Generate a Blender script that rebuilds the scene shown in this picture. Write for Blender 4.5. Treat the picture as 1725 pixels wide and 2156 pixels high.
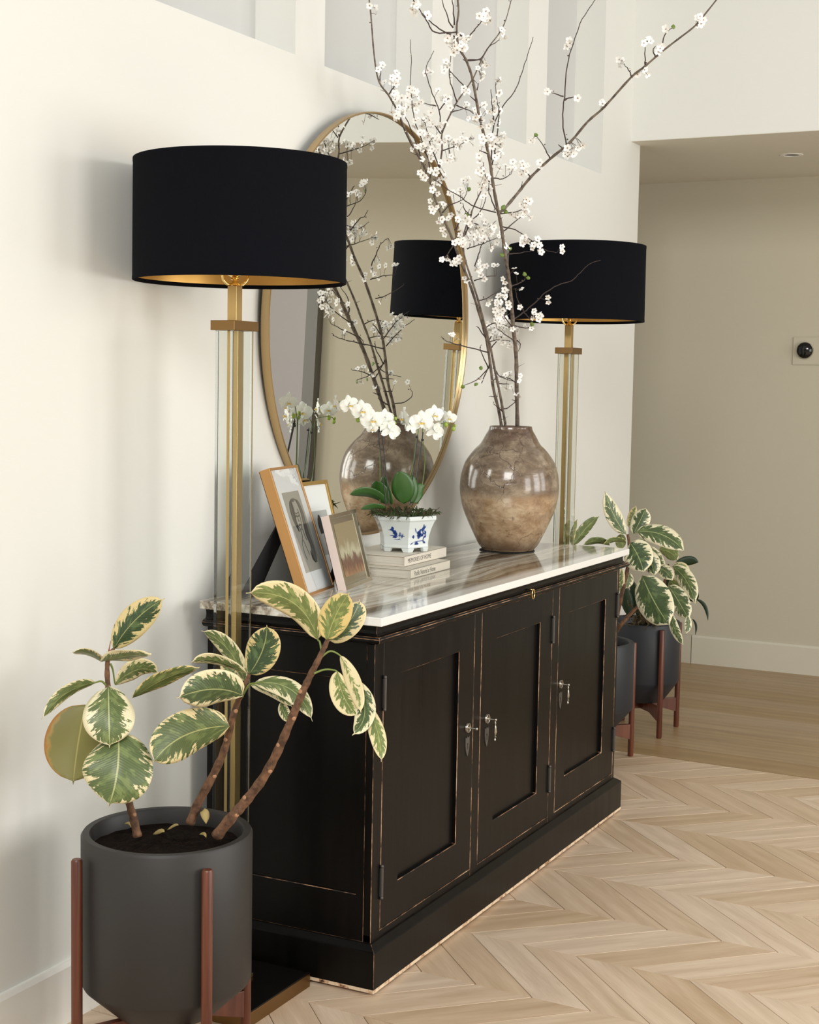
import bpy, math, random
from mathutils import Vector, Matrix
for _o in list(bpy.data.objects): bpy.data.objects.remove(_o)
S = bpy.context.scene
COL = S.collection
R = random.Random(7)
pi = math.pi

# ------------------------------------------------------------------ camera, world, lights, exposure
CX, CY, YAW, PITCH, ROLL, FPX = -3.1362, -2.2271, 0.4684, -0.0862, 0.0177, 3153.126
CP = Vector((CX, CY, 1.5))
FW = Vector((math.cos(YAW)*math.cos(PITCH), math.sin(YAW)*math.cos(PITCH), math.sin(PITCH)))
_R = Vector((math.sin(YAW), -math.cos(YAW), 0)); _U = _R.cross(FW)
RT = _R*math.cos(ROLL)+_U*math.sin(ROLL); UP = -_R*math.sin(ROLL)+_U*math.cos(ROLL)
cd = bpy.data.cameras.new('camera'); cam = bpy.data.objects.new('camera', cd); COL.objects.link(cam)
m = Matrix.Identity(4)
for i in range(3):
    m[i][0] = RT[i]; m[i][1] = UP[i]; m[i][2] = -FW[i]; m[i][3] = CP[i]
cam.matrix_world = m
cd.sensor_fit = 'HORIZONTAL'; cd.sensor_width = 36; cd.lens = FPX/1725*36
cd.clip_start = .05; cd.clip_end = 100
S.camera = cam
S.view_settings.view_transform = 'Standard'; S.view_settings.look = 'None'
S.view_settings.exposure = 0.0; S.view_settings.gamma = 1; S.view_settings.use_curve_mapping = False
W = bpy.data.worlds.new('world'); S.world = W; W.use_nodes = True
W.node_tree.nodes['Background'].inputs[0].default_value = (1.0, .985, .94, 1)
W.node_tree.nodes['Background'].inputs[1].default_value = 0.47
def area(name, loc, aim, sx, sy, power, col):
    l = bpy.data.lights.new(name, 'AREA'); l.shape = 'RECTANGLE'; l.size = sx; l.size_y = sy
    l.energy = power; l.color = col
    o = bpy.data.objects.new(name, l); COL.objects.link(o); o.location = loc
    o.rotation_euler = (Vector(aim)-Vector(loc)).to_track_quat('-Z', 'Y').to_euler()
    return o
# daylight through the tall windows of the wall opposite the sideboard
area('window_light', (-.6, -4.9, 1.75), (-.6, 0, 1.45), 1.2, 2.1, 60, (1, .985, .945))
area('window_light', (1.4, -4.9, 1.75), (1.4, 0, 1.45), 1.2, 2.1, 68, (1, .985, .945))
area('window_light', (2.9, -4.9, 1.75), (1.6, 0, 1.2), .9, 2.1, 34, (1, .985, .945))
area('window_light', (-5.2, -2.7, 4.1), (2.6, -.2, 2.4), 2.6, 1.6, 235, (1, .985, .95))

# ------------------------------------------------------------------ helpers
def at(u, v, d):
    return CP+FW*d+RT*((u-862.5)/FPX*d)-UP*((v-1078)/FPX*d)
def tag(o, label=None, cat=None, group=None, kind=None):
    if label: o['label'] = label
    if cat: o['category'] = cat
    if group: o['group'] = group
    if kind: o['kind'] = kind
    return o
class MB:
    def __init__(s): s.v = []; s.f = []; s.m = []; s.uv = []
    def face(s, idx, mat=0, uv=None):
        s.f.append(tuple(idx)); s.m.append(mat); s.uv.append(uv)
    def box(s, a, b, mat=0):
        n = len(s.v); x0, y0, z0 = a; x1, y1, z1 = b
        s.v += [(x0,y0,z0),(x1,y0,z0),(x1,y1,z0),(x0,y1,z0),(x0,y0,z1),(x1,y0,z1),(x1,y1,z1),(x0,y1,z1)]
        for q in ((3,2,1,0),(4,5,6,7),(0,1,5,4),(1,2,6,5),(2,3,7,6),(3,0,4,7)): s.face([n+k for k in q], mat)
        return s
    def rings(s, rings, cap0=True, cap1=True, mat=0, closed=True):
        n0 = len(s.v); k = len(rings[0])
        for r in rings: s.v += [tuple(p) for p in r]
        for i in range(len(rings)-1):
            for j in range(k if closed else k-1):
                a = n0+i*k+j; b = n0+i*k+(j+1) % k
                s.face((a, b, b+k, a+k), mat, [(j/k, i/(len(rings)-1)), ((j+1)/k, i/(len(rings)-1)), ((j+1)/k, (i+1)/(len(rings)-1)), (j/k, (i+1)/(len(rings)-1))])
        if cap0: s.face([n0+j for j in reversed(range(k))], mat)
        if cap1: s.face([n0+(len(rings)-1)*k+j for j in range(k)], mat)
        return s
    def lathe(s, prof, n=48, c=(0,0), mat=0, cap0=True, cap1=True, ph=0):
        return s.rings([[(c[0]+r*math.cos(ph+2*pi*j/n), c[1]+r*math.sin(ph+2*pi*j/n), z) for j in range(n)] for r, z in prof], cap0, cap1, mat)
    def tube(s, pts, rad, n=6, mat=0, cap=True):
        pts = [Vector(p) for p in pts]
        if not hasattr(rad, '__len__'): rad = [rad]*len(pts)
        rr = []; nrm = None
        for i, p in enumerate(pts):
            t = (pts[min(i+1, len(pts)-1)]-pts[max(i-1, 0)]).normalized()
            if nrm is None:
                nrm = t.orthogonal().normalized()
            else:
                nrm = (nrm-t*nrm.dot(t)).normalized()
            b = t.cross(nrm)
            rr.append([p+(nrm*math.cos(2*pi*j/n)+b*math.sin(2*pi*j/n))*rad[i] for j in range(n)])
        return s.rings(rr, cap, cap, mat)
    def sphere(s, c, r, n=10, k=6, sc=(1,1,1), mat=0):
        rings = []
        for i in range(1, k):
            a = pi*i/k-pi/2
            rings.append([(c[0]+r*sc[0]*math.cos(a)*math.cos(2*pi*j/n), c[1]+r*sc[1]*math.cos(a)*math.sin(2*pi*j/n), c[2]+r*sc[2]*math.sin(a)) for j in range(n)])
        return s.rings(rings, True, True, mat)
    def mesh(s, name, mats, smooth=False):
        me = bpy.data.meshes.new(name); me.from_pydata([tuple(v) for v in s.v], [], s.f)
        for mm in (mats if isinstance(mats, (list, tuple)) else [mats]): me.materials.append(mm)
        me.polygons.foreach_set('material_index', s.m)
        if any(u is not None for u in s.uv):
            ul = me.uv_layers.new(name='UVMap'); i = 0
            for f, u in zip(s.f, s.uv):
                for j in range(len(f)):
                    ul.data[i].uv = u[j] if u else (0, 0); i += 1
        if smooth:
            me.polygons.foreach_set('use_smooth', [True]*len(me.polygons))
        me.update(); return me
    def build(s, name, mats, parent=None, smooth=False, bevel=0, seg=2, bmat=None, auto=None):
        me = s.mesh(name, mats, smooth or auto is not None)
        if auto is not None: me.set_sharp_from_angle(angle=math.radians(auto))
        o = bpy.data.objects.new(name, me); COL.objects.link(o)
        if bevel:
            bv = o.modifiers.new('bevel', 'BEVEL'); bv.width = bevel; bv.segments = seg; bv.limit_method = 'ANGLE'; bv.angle_limit = math.radians(40)
            if bmat is not None: bv.material = bmat
        if parent: o.parent = parent; o.matrix_parent_inverse = parent.matrix_world.inverted() if False else Matrix.Translation(-parent.location)
        return o
GRP = {'blossom_branch': 'blossom branches in the vase', 'plant_stand': 'walnut plant stands', 'potted_rubber_plant': 'potted leafy plants in dark planters', 'book': 'books stacked under the orchid', 'picture_frame': 'picture frames on the marble'}
def empty(name, loc, label, cat, group=None):
    group = group or GRP.get(name)
    o = bpy.data.objects.new(name, None); COL.objects.link(o); o.location = loc; o.empty_display_size = .05
    return tag(o, label, cat, group)
def kid(o, parent):
    o.parent = parent; o.matrix_parent_inverse = Matrix.Translation(-parent.location); return o

def mat(name, col=(.8,.8,.8), rough=.5, metal=0, **kw):
    mt = bpy.data.materials.new(name); mt.use_nodes = True
    b = mt.node_tree.nodes['Principled BSDF']
    b.inputs['Base Color'].default_value = (*col, 1); b.inputs['Roughness'].default_value = rough; b.inputs['Metallic'].default_value = metal
    for k, v in kw.items(): b.inputs[k.replace('_', ' ')].default_value = v
    return mt
class N:
    """small node-graph helper"""
    def __init__(s, mt): s.t = mt.node_tree; s.b = s.t.nodes['Principled BSDF']
    def new(s, typ, ins=None, **props):
        n = s.t.nodes.new(typ)
        for k, v in props.items(): setattr(n, k, v)
        for k, v in (ins or {}).items():
            if hasattr(v, 'links') or isinstance(v, bpy.types.NodeSocket): s.t.links.new(v, n.inputs[k])
            else: n.inputs[k].default_value = v
        return n
    def math(s, op, a, b=0.0, c=None, clamp=False):
        i = {0: a, 1: b}
        if c is not None: i[2] = c
        return s.new('ShaderNodeMath', i, operation=op, use_clamp=clamp).outputs[0]
    def mix(s, f, a, b):
        n = s.new('ShaderNodeMix', data_type='RGBA')
        for k, v in ((0, f), (6, a), (7, b)):
            if isinstance(v, bpy.types.NodeSocket): s.t.links.new(v, n.inputs[k])
            else: n.inputs[k].default_value = v if k == 0 else (*v, 1) if len(v) == 3 else v
        return n.outputs[2]
    def ramp(s, f, stops):
        n = s.new('ShaderNodeValToRGB', {0: f}); r = n.color_ramp
        while len(r.elements) < len(stops): r.elements.new(.5)
        for e, (p, c) in zip(r.elements, stops):
            e.position = p; e.color = (*c, 1) if len(c) == 3 else c
        return n.outputs[0]
    def noise(s, vec, scale, detail=3, rough=.5, dist=0):
        return s.new('ShaderNodeTexNoise', {'Vector': vec, 'Scale': scale, 'Detail': detail, 'Roughness': rough, 'Distortion': dist}).outputs[0]
    def mapping(s, vec, scale=(1,1,1), rot=(0,0,0), loc=(0,0,0)):
        return s.new('ShaderNodeMapping', {'Vector': vec, 'Scale': scale, 'Rotation': rot, 'Location': loc}).outputs[0]
    def co(s, which='Object'): return s.new('ShaderNodeTexCoord').outputs[which]
    def link(s, a, name): s.t.links.new(a, s.b.inputs[name])
    def bump(s, h, strength=.2, dist=.01):
        n = s.new('ShaderNodeBump', {'Height': h, 'Strength': strength, 'Distance': dist}); s.link(n.outputs[0], 'Normal')

# ------------------------------------------------------------------ materials
def plaster(name, col):
    mt = mat(name, col, .75); n = N(mt)
    g = n.new('ShaderNodeNewGeometry').outputs['Position']
    v = n.noise(g, 1.2, 3); n.link(n.mix(v, tuple(c*.965 for c in col), tuple(min(1, c*1.02) for c in col)), 'Base Color')
    n.bump(n.noise(g, 240, 2), .06, .002); return mt
M_WALL = plaster('warm_white_plaster', (.73, .73, .688))
M_HALL_SHADE = plaster('hall_shaded_plaster', (.51, .47, .365))  # same paint as the main wall, with the hall's shade put into the colour
M_TRIM = mat('white_trim_paint', (.80, .79, .74), .4)
M_SOFFIT_SHADE = plaster('soffit_shade_tone', (.70, .665, .575))  # underside shade put into the colour, since little light gets there
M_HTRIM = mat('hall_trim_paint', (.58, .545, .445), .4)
M_JAMB = mat('grey_jamb_paint', (.17, .165, .15), .5)
M_LAV = plaster('pale_lilac_plaster', (.60, .57, .57))

def wood_floor(name, c0, c1, c2):
    mt = mat(name, c1, .42); n = N(mt)
    uv = n.co('UV'); rnd = n.new('ShaderNodeObjectInfo').outputs['Random']
    off = n.new('ShaderNodeCombineXYZ', {0: n.math('MULTIPLY', rnd, 37.0), 1: n.math('MULTIPLY', rnd, 91.0), 2: rnd}).outputs[0]
    p = n.new('ShaderNodeVectorMath', {0: uv, 1: off}, operation='ADD').outputs[0]
    g1 = n.noise(n.mapping(p, (1.5, 15, 1)), 1.6, 6, .6, 1.2)
    g2 = n.noise(n.mapping(p, (9, 190, 1)), 1.5, 3, .6, .3)
    ring = n.new('ShaderNodeTexWave', {'Vector': n.mapping(p, (.8, 9, 1)), 'Scale': .5, 'Distortion': 14, 'Detail': 3, 'Detail Scale': .8}, bands_direction='Y').outputs[1]
    f = n.math('ADD', n.math('MULTIPLY', g1, .6), n.math('ADD', n.math('MULTIPLY', g2, .25), n.math('MULTIPLY', ring, .09)))
    col = n.ramp(f, [(.30, c0), (.52, c1), (.74, c2)])
    hv = n.new('ShaderNodeHueSaturation', {'Color': col, 'Value': n.math('ADD', n.math('MULTIPLY', rnd, .20), .90), 'Saturation': n.math('ADD', n.math('MULTIPLY', rnd, -.25), 1.10)})
    n.link(hv.outputs[0], 'Base Color'); n.bump(g2, .12, .002)
    n.link(n.math('ADD', n.math('MULTIPLY', g1, .2), .28), 'Roughness'); return mt
M_OAK = wood_floor('pale_oak', (.49, .35, .228), (.615, .462, .322), (.715, .572, .43))
M_OAK2 = wood_floor('hall_oak', (.27, .172, .085), (.375, .255, .137), (.46, .335, .195))
M_GAP = mat('floor_joint', (.10, .07, .045), .8)

def black_paint():
    mt = mat('black_satin_paint', (.006, .0055, .005), .33, 0, Specular_IOR_Level=.17); n = N(mt)
    p = n.co('Object')
    v = n.noise(n.mapping(p, (10, 10, .9)), 2.2, 4)
    n.link(n.ramp(v, [(.35, (.0025, .0023, .0022)), (.75, (.006, .005, .0042))]), 'Base Color')
    n.link(n.math('ADD', n.math('MULTIPLY', v, .22), .22), 'Roughness'); n.bump(n.noise(n.mapping(p, (30, 30, 2)), 3, 3), .05, .003)
    return mt
M_BLACK = black_paint()
def worn():
    mt = mat('rubbed_through_edge', (.3, .16, .08), .5); n = N(mt)
    g = n.new('ShaderNodeNewGeometry').outputs['Position']
    v = n.noise(g, 9, 5, .65); w = n.noise(g, 60, 3)
    f = n.math('ADD', v, n.math('MULTIPLY', w, .25))
    n.link(n.ramp(f, [(.56, (.012, .009, .008)), (.62, (.16, .075, .035)), (.72, (.42, .25, .14)), (.82, (.55, .38, .25))]), 'Base Color')
    return mt
M_WORN = worn()
def worn_base():
    mt = mat('scuffed_raw_edge', (.5, .35, .2), .6); n = N(mt)
    g = n.new('ShaderNodeNewGeometry').outputs['Position']
    n.link(n.ramp(n.noise(g, 30, 5, .7), [(.34, (.02, .014, .01)), (.40, (.42, .22, .11)), (.52, (.76, .60, .42))]), 'Base Color')
    return mt
M_RAW = worn_base()
def marble():
    mt = mat('veined_marble', (.8, .78, .72), .09, 0, Coat_Weight=.3, Coat_Roughness=.03); n = N(mt)
    g = n.new('ShaderNodeNewGeometry').outputs['Position']
    q = n.mapping(g, (.34, 5.2, 5.2), (0, 0, math.radians(6)))
    warp = n.noise(g, 2.2, 4)
    qv = n.new('ShaderNodeVectorMath', {0: q, 1: n.new('ShaderNodeCombineXYZ', {0: 0.0, 1: n.math('MULTIPLY', warp, .55), 2: 0.0}).outputs[0]}, operation='ADD').outputs[0]
    band = n.noise(qv, 2.1, 3, .55); fine = n.noise(n.mapping(qv, (1.3, 3.4, 3.4)), 3.2, 7, .68)
    f = n.math('ADD', n.math('MULTIPLY', band, .58), n.math('MULTIPLY', fine, .42))
    y = n.new('ShaderNodeSeparateXYZ', {0: g}).outputs[1]
    edge = n.math('MULTIPLY', n.math('SUBTRACT', y, -.545), 28, clamp=True)       # the slab's front strip is free of veins
    c = n.ramp(f, [(.405, (.045, .032, .022)), (.455, (.17, .135, .095)), (.495, (.38, .335, .265)), (.545, (.60, .57, .49)), (.61, (.78, .77, .72))])
    n.link(n.mix(edge, (.84, .83, .80), c), 'Base Color'); return mt
M_MARBLE = marble()
M_BRASS = mat('aged_brass', (.60, .42, .18), .33, 1)
M_RIM = mat('brushed_brass_rim', (.50, .36, .19), .36, 1)
M_BRASS_D = mat('dark_brass', (.27, .16, .065), .34, 1)
M_POLBRASS = mat('polished_brass', (.83, .60, .25), .12, 1)
M_BASE = mat('black_lamp_base', (.006, .005, .004), .22)
M_GLASS = mat('clear_glass', (.93, .98, .97), .0, 0, Transmission_Weight=1.0, IOR=1.48)
M_GLASSEDGE = mat('glass_edge', (.50, .66, .66), .12, 0, Transmission_Weight=.55, IOR=1.48)
def shade_m():
    mt = mat('black_linen_shade', (.0035, .004, .006), .9, 0, Specular_IOR_Level=.08); n = N(mt)
    uv = n.co('UV'); w = n.noise(n.mapping(uv, (900, 200, 1)), 1, 2); n.bump(w, .25, .001); return mt
M_SHADE = shade_m()
M_GOLD = mat('gold_foil_lining', (.62, .37, .10), .38, .75)
M_MIRROR = mat('mirror_silver', (.80, .81, .78), .0, 1)
def soil_m():
    mt = mat('potting_soil', (.02, .012, .008), .95, 0, Specular_IOR_Level=.1); n = N(mt)
    p = n.co('Object'); n.link(n.ramp(n.noise(p, 60, 5, .7), [(.3, (.003, .002, .0015)), (.6, (.014, .008, .005)), (.8, (.06, .035, .022))]), 'Base Color')
    n.bump(n.noise(p, 45, 5, .7), 1, .02); return mt
M_SOIL = soil_m()
def pot_m(name, col):
    mt = mat(name, col, .52); n = N(mt); p = n.co('Object')
    n.link(n.mix(n.noise(p, 6, 4), tuple(c*.85 for c in col), tuple(c*1.15 for c in col)), 'Base Color'); n.bump(n.noise(p, 160, 2), .05, .002); return mt
M_POT = pot_m('charcoal_glaze', (.0185, .0165, .0155))
M_POTB = pot_m('slate_glaze', (.018, .021, .027))
def walnut():
    mt = mat('red_walnut', (.16, .045, .02), .38); n = N(mt); p = n.co('Object')
    n.link(n.ramp(n.noise(n.mapping(p, (60, 60, 4)), 1, 4), [(.3, (.065, .016, .008)), (.7, (.155, .044, .019))]), 'Base Color'); return mt
M_WALNUT = walnut()
def bark(name, a, b):
    mt = mat(name, a, .75); n = N(mt); p = n.new('ShaderNodeNewGeometry').outputs['Position']
    n.link(n.ramp(n.noise(p, 55, 5, .65), [(.35, a), (.65, b)]), 'Base Color'); n.bump(n.noise(p, 120, 3), .4, .004); return mt
M_STEM = bark('rubber_stem', (.055, .025, .012), (.20, .095, .045))
M_STEMG = mat('green_stem', (.17, .22, .05), .5)
M_SCAR = mat('leaf_scar', (.40, .21, .11), .7)
M_BRANCH = bark('blossom_bark', (.055, .040, .032), (.21, .165, .125))
M_TWIG = mat('dark_twig', (.045, .028, .024), .7)

def leaf_m(name, back=False):
    mt = mat(name, (.1, .2, .05), .38 if not back else .55); n = N(mt)
    sep = n.new('ShaderNodeSeparateXYZ', {0: n.co('UV')}); u, v = sep.outputs[0], sep.outputs[1]
    s = n.math('SUBTRACT', n.math('MULTIPLY', u, 2.0), 1.0); a = n.math('ABSOLUTE', s)
    oi = n.new('ShaderNodeObjectInfo'); rnd = oi.outputs['Random']
    oc = n.new('ShaderNodeSeparateColor', {0: oi.outputs['Color']})
    p = n.math('SUBTRACT', v, n.math('MULTIPLY', a, .22))
    side = n.math('MULTIPLY', n.math('SIGN', s), 3.0)
    vec = n.new('ShaderNodeCombineXYZ', {0: n.math('ADD', n.math('MULTIPLY', p, 11.0), n.math('MULTIPLY', rnd, 50)), 1: n.math('ADD', n.math('MULTIPLY', a, 1.3), side), 2: 0.0}).outputs[0]
    j = n.noise(vec, 1.15, 4, .65)
    tip = n.math('MULTIPLY', n.math('SUBTRACT', v, .84), 3.2, clamp=True)
    base = n.math('MULTIPLY', n.math('SUBTRACT', .12, v), 2.5, clamp=True)
    f = n.math('ADD', n.math('ADD', a, n.math('MULTIPLY', n.math('SUBTRACT', j, .5), 2.6)), n.math('ADD', tip, base))
    green = n.math('MULTIPLY', n.math('SUBTRACT', n.math('ADD', oc.outputs[2], .04), f), 22, clamp=True)
    vec2 = n.new('ShaderNodeCombineXYZ', {0: n.math('ADD', n.math('MULTIPLY', p, 6.0), n.math('MULTIPLY', rnd, 90)), 1: n.math('ADD', n.math('MULTIPLY', a, 1.6), side), 2: 0.0}).outputs[0]
    patch = n.math('MULTIPLY', n.math('SUBTRACT', n.noise(vec2, 1.3, 3, .6), .50), 9, clamp=True)
    dark = n.mix(oc.outputs[1], (.16, .20, .055), (.016, .048, .020)); lite = n.mix(oc.outputs[1], (.27, .31, .095), (.075, .135, .050))
    g = n.mix(patch, dark, lite)
    cream = n.mix(oc.outputs[0], (.80, .74, .52), (.66, .50, .19))
    if back:
        g = n.mix(.55, g, (.20, .19, .06)); cream = n.mix(.35, cream, (.55, .42, .18))
    c = n.mix(green, cream, g)
    rib = n.math('MULTIPLY', n.math('SUBTRACT', .035, a), 60, clamp=True)
    c = n.mix(n.math('MULTIPLY', rib, .75), c, n.mix(oc.outputs[0], (.50, .55, .26), (.45, .42, .14)))
    ved = n.new('ShaderNodeTexWave', {'Vector': n.new('ShaderNodeCombineXYZ', {0: p, 1: 0.0, 2: 0.0}).outputs[0], 'Scale': 9.0, 'Distortion': 1.0}).outputs[1]
    n.link(n.mix(n.math('MULTIPLY', ved, .10), c, (.30, .34, .16)), 'Base Color'); n.bump(ved, .10, .002)
    return mt
M_LEAF = leaf_m('variegated_leaf'); M_LEAFB = leaf_m('variegated_leaf_back', True)
def olive_m():
    mt = mat('olive_underside', (.2, .18, .05), .5); n = N(mt)
    sep = n.new('ShaderNodeSeparateXYZ', {0: n.co('UV')}); u, v = sep.outputs[0], sep.outputs[1]
    a = n.math('ABSOLUTE', n.math('SUBTRACT', n.math('MULTIPLY', u, 2.0), 1.0)); g = n.new('ShaderNodeNewGeometry').outputs['Position']
    c = n.ramp(n.math('ADD', a, n.math('MULTIPLY', n.math('SUBTRACT', n.noise(g, 60, 4), .5), .35)), [(.80, (.20, .19, .055)), (.90, (.42, .26, .07)), (.97, (.44, .17, .04))])
    c = n.mix(n.math('MULTIPLY', n.noise(g, 25, 3), .5), c, (.25, .22, .07))
    rib = n.math('MULTIPLY', n.math('SUBTRACT', .03, a), 60, clamp=True); c = n.mix(n.math('MULTIPLY', rib, .8), c, (.42, .38, .14))
    n.link(c, 'Base Color'); return mt
M_OLIVE = olive_m()
M_OLEAF = mat('orchid_leaf', (.030, .095, .014), .38); M_OLEAFB = mat('orchid_leaf_back', (.06, .13, .02), .5)
M_DLEAF = mat('dark_strap_leaf', (.012, .03, .010), .45)

# ------------------------------------------------------------------ the setting
def struct(o): o['kind'] = 'structure'; return o
niches = [(-1.90, -1.21), (-1.04, -.35), (-.18, .511), (.673, 1.368), (1.532, 2.186), (2.379, 3.029)]
NZ0, NZ1, ND = 2.403, 4.25, .135
w = MB(); w.box((-6, 0, 0), (3.533, .25, NZ0))
xs = [-6]+[x for nn in niches for x in nn]+[3.533]
for i in range(0, len(xs), 2): w.box((xs[i], 0, NZ0), (xs[i+1], .25, NZ1))
for a, b in niches: w.box((a, ND, NZ0), (b, .25, NZ1))
w.box((-6, 0, NZ1), (3.533, .25, 4.9))
wl = struct(w.build('wall_left', M_WALL))
M_NICHE_SHADE = plaster('niche_shade_grey', (.575, .575, .56))  # grey stands in for the shade on the recessed niche backs
for a, b in niches: MB().box((a, ND-.003, NZ0), (b, ND+.001, NZ1)).build('niche_shade_panel', M_NICHE_SHADE, wl)
struct(MB().box((4.79, -2.46, 0), (4.95, 1.6, 2.597)).build('wall_far', M_HALL_SHADE))
struct(MB().box((3.533, 1.6, 0), (4.95, 1.75, 2.597)).build('wall_hall_end', M_HALL_SHADE))
struct(MB().box((5.7, -6, 0), (5.85, -2.3, 2.597)).build('wall_beyond', M_LAV))
struct(MB().box((3.407, -6, 2.597), (4.95, 0, 4.9)).box((4.95, -6, 2.61), (5.85, -2.3, 2.7)).build('trim_2', M_WALL))
struct(MB().box((3.409, -5.05, 2.5955), (4.79, -.0005, 2.5975)).box((3.534, 0, 2.5955), (4.79, 1.6, 2.75)).build('ceiling', M_SOFFIT_SHADE))
struct(MB().box((4.72, -2.54, 0), (4.95, -2.46, 2.597)).build('trim_1', M_JAMB))
def base_prof(x0, x1, y, h, sgn=-1):
    d = .014
    pr = [(y, 0), (y+sgn*d, 0), (y+sgn*d, h-.012), (y+sgn*(d-.005), h), (y, h)]
    return MB().rings([[(x0, a, b) for a, b in pr], [(x1, a, b) for a, b in pr]])
struct(base_prof(-6, 3.5, 0, .1456).build('baseboard_left', M_TRIM))
def base_y(y0, y1, x, h):
    pr = [(x, 0), (x-.014, 0), (x-.014, h-.012), (x-.009, h), (x, h)]
    return MB().rings([[(a, y0, b) for a, b in pr], [(a, y1, b) for a, b in pr]])
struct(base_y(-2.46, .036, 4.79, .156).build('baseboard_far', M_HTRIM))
struct(MB().box((4.774, .040, 0), (4.79, 1.6, .156)).build('baseboard_hall', M_HALL_SHADE))
# wall opposite (behind the camera's right): real openings for the daylight
w = MB(); ww = [(-1.2, 0), (.8, 2.0), (2.4, 3.4)]
xs = [-6]+[x for nn in ww for x in nn]+[4.3]
w.box((-6, -5.3, 0), (4.3, -5.05, .7)).box((-6, -5.3, 2.8), (4.3, -5.05, 3.4))
for i in range(0, len(xs), 2): w.box((xs[i], -5.3, .7), (xs[i+1], -5.05, 2.8))
struct(w.build('wall_right', M_WALL))
for k, (a, b) in enumerate(ww):
    f = MB(); c = (a+b)/2
    f.box((a, -5.1, .7), (a+.05, -5.0, 2.8)).box((b-.05, -5.1, .7), (b, -5.0, 2.8)).box((a, -5.1, .7), (b, -5.0, .75)).box((a, -5.1, 2.75), (b, -5.0, 2.8))
    struct(f.build('window_%d' % (k+1), M_TRIM))

# floor: slab, chevron pieces, straight hall boards
fl = struct(MB().box((-6, -5.3, -.12), (5.85, 1.75, -.0075)).build('floor', M_GAP))
PITCHY, CW, SK = .1545, .3085, .038
def piece_mesh(name, sgn):
    g = .0015; d = sgn*2*PITCHY
    q = [(0+g, 0+g), (CW-g, d+g), (CW-g, d+PITCHY-g), (0+g, PITCHY-g)]
    q = [(x+SK*y, y) for x, y in q]
    b = MB(); L = math.hypot(CW, d); ux, uy = CW/L, d/L; e = .0009
    cxm = sum(p[0] for p in q)/4; cym = sum(p[1] for p in q)/4
    top = []
    for x, y in q:
        top.append((x+(cxm-x)*e*5, y+(cym-y)*e*8, 0.0))
    low = [(x, y, -.0012) for x, y in q]; bot = [(x, y, -.0075) for x, y in q]
    b.v = [*bot, *low, *top]
    def uvf(i): x, y, z = b.v[i]; return (x*ux+y*uy, -x*uy+y*ux)
    for r in (0, 4):
        for j in range(4):
            f = (r+j, r+(j+1) % 4, r+4+(j+1) % 4, r+4+j)
            if sgn < 0: pass
            b.face(f, 0, [uvf(i) for i in f])
    b.face((8, 9, 10, 11), 0, [uvf(i) for i in (8, 9, 10, 11)])
    return b.mesh(name, M_OAK)
PM = {1: piece_mesh('chevron_piece', 1), -1: piece_mesh('chevron_piece', -1)}
rest = MB(); cnt = 0
def visible(x, y):
    d = Vector((x, y, 0))-CP; z = d.dot(FW)
    if z < .3: return False
    u = 862.5+FPX*d.dot(RT)/z; v = 1078-FPX*d.dot(UP)/z
    return -220 < u < 1960 and v < 2450
for k in range(-22, 7):
    sgn = -1 if (k % 2 == 0) else 1        # column 0 spans .4934 .. .802 and runs down to the right
    for r_ in range(-33, 10):
        y = -1.0585+r_*PITCHY; x = .4934+CW*k+SK*(y+1.0585)
        ymx = y+PITCHY+(2*PITCHY if sgn > 0 else 0)
        if ymx > .47 or y+(-2*PITCHY if sgn < 0 else 0) < -5.0: continue
        xc = x+CW/2; yc = y+PITCHY/2+sgn*PITCHY
        if visible(xc, yc) and cnt < 300 and yc < .1 and not (.05 < xc < 1.8 and -.50 < yc < .1):
            o = bpy.data.objects.new('floor_board', PM[sgn]); COL.objects.link(o); o.location = (x, y, 0); o.parent = fl; cnt += 1
        else:
            me = PM[sgn]; n0 = len(rest.v)
            for vv in me.vertices: rest.v.append((vv.co.x+x, vv.co.y+y, vv.co.z))
            dx = R.random()*9
            for p in me.polygons:
                rest.face([n0+i for i in p.vertices], 0, [(me.uv_layers[0].data[li].uv[0]+dx, me.uv_layers[0].data[li].uv[1]+dx) for li in p.loop_indices])
o = rest.build('floor_boards_far', M_OAK, fl); o['kind'] = 'stuff'; o.parent = fl
print('chevron pieces', cnt)
BW = .1935; bx0 = .4934+7*CW
def board_mesh(L):
    g = .0009; b = MB(); x1 = BW-g
    b.v = [(g, g, -.0075), (x1, g, -.0075), (x1, L-g, -.0075), (g, L-g, -.0075), (g+.001, g+.001, 0), (x1-.001, g+.001, 0), (x1-.001, L-g-.001, 0), (g+.001, L-g-.001, 0)]
    for f in ((4,5,6,7),(0,1,5,4),(1,2,6,5),(2,3,7,6),(3,0,4,7)): b.face(f, 0, [(b.v[i][1], b.v[i][0]) for i in f])
    return b.mesh('hall_board', M_OAK2)
BMH = board_mesh(3.3)
for k in range(11):
    for q in range(2):
        o = bpy.data.objects.new('floor_board', BMH); COL.objects.link(o)
        y = -5.05+3.3*q+.12*(k % 3)
        o.location = (bx0+SK*(y+1.0585)+BW*k, y, 0); o.rotation_euler = (0, 0, -.038); o.parent = fl

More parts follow.
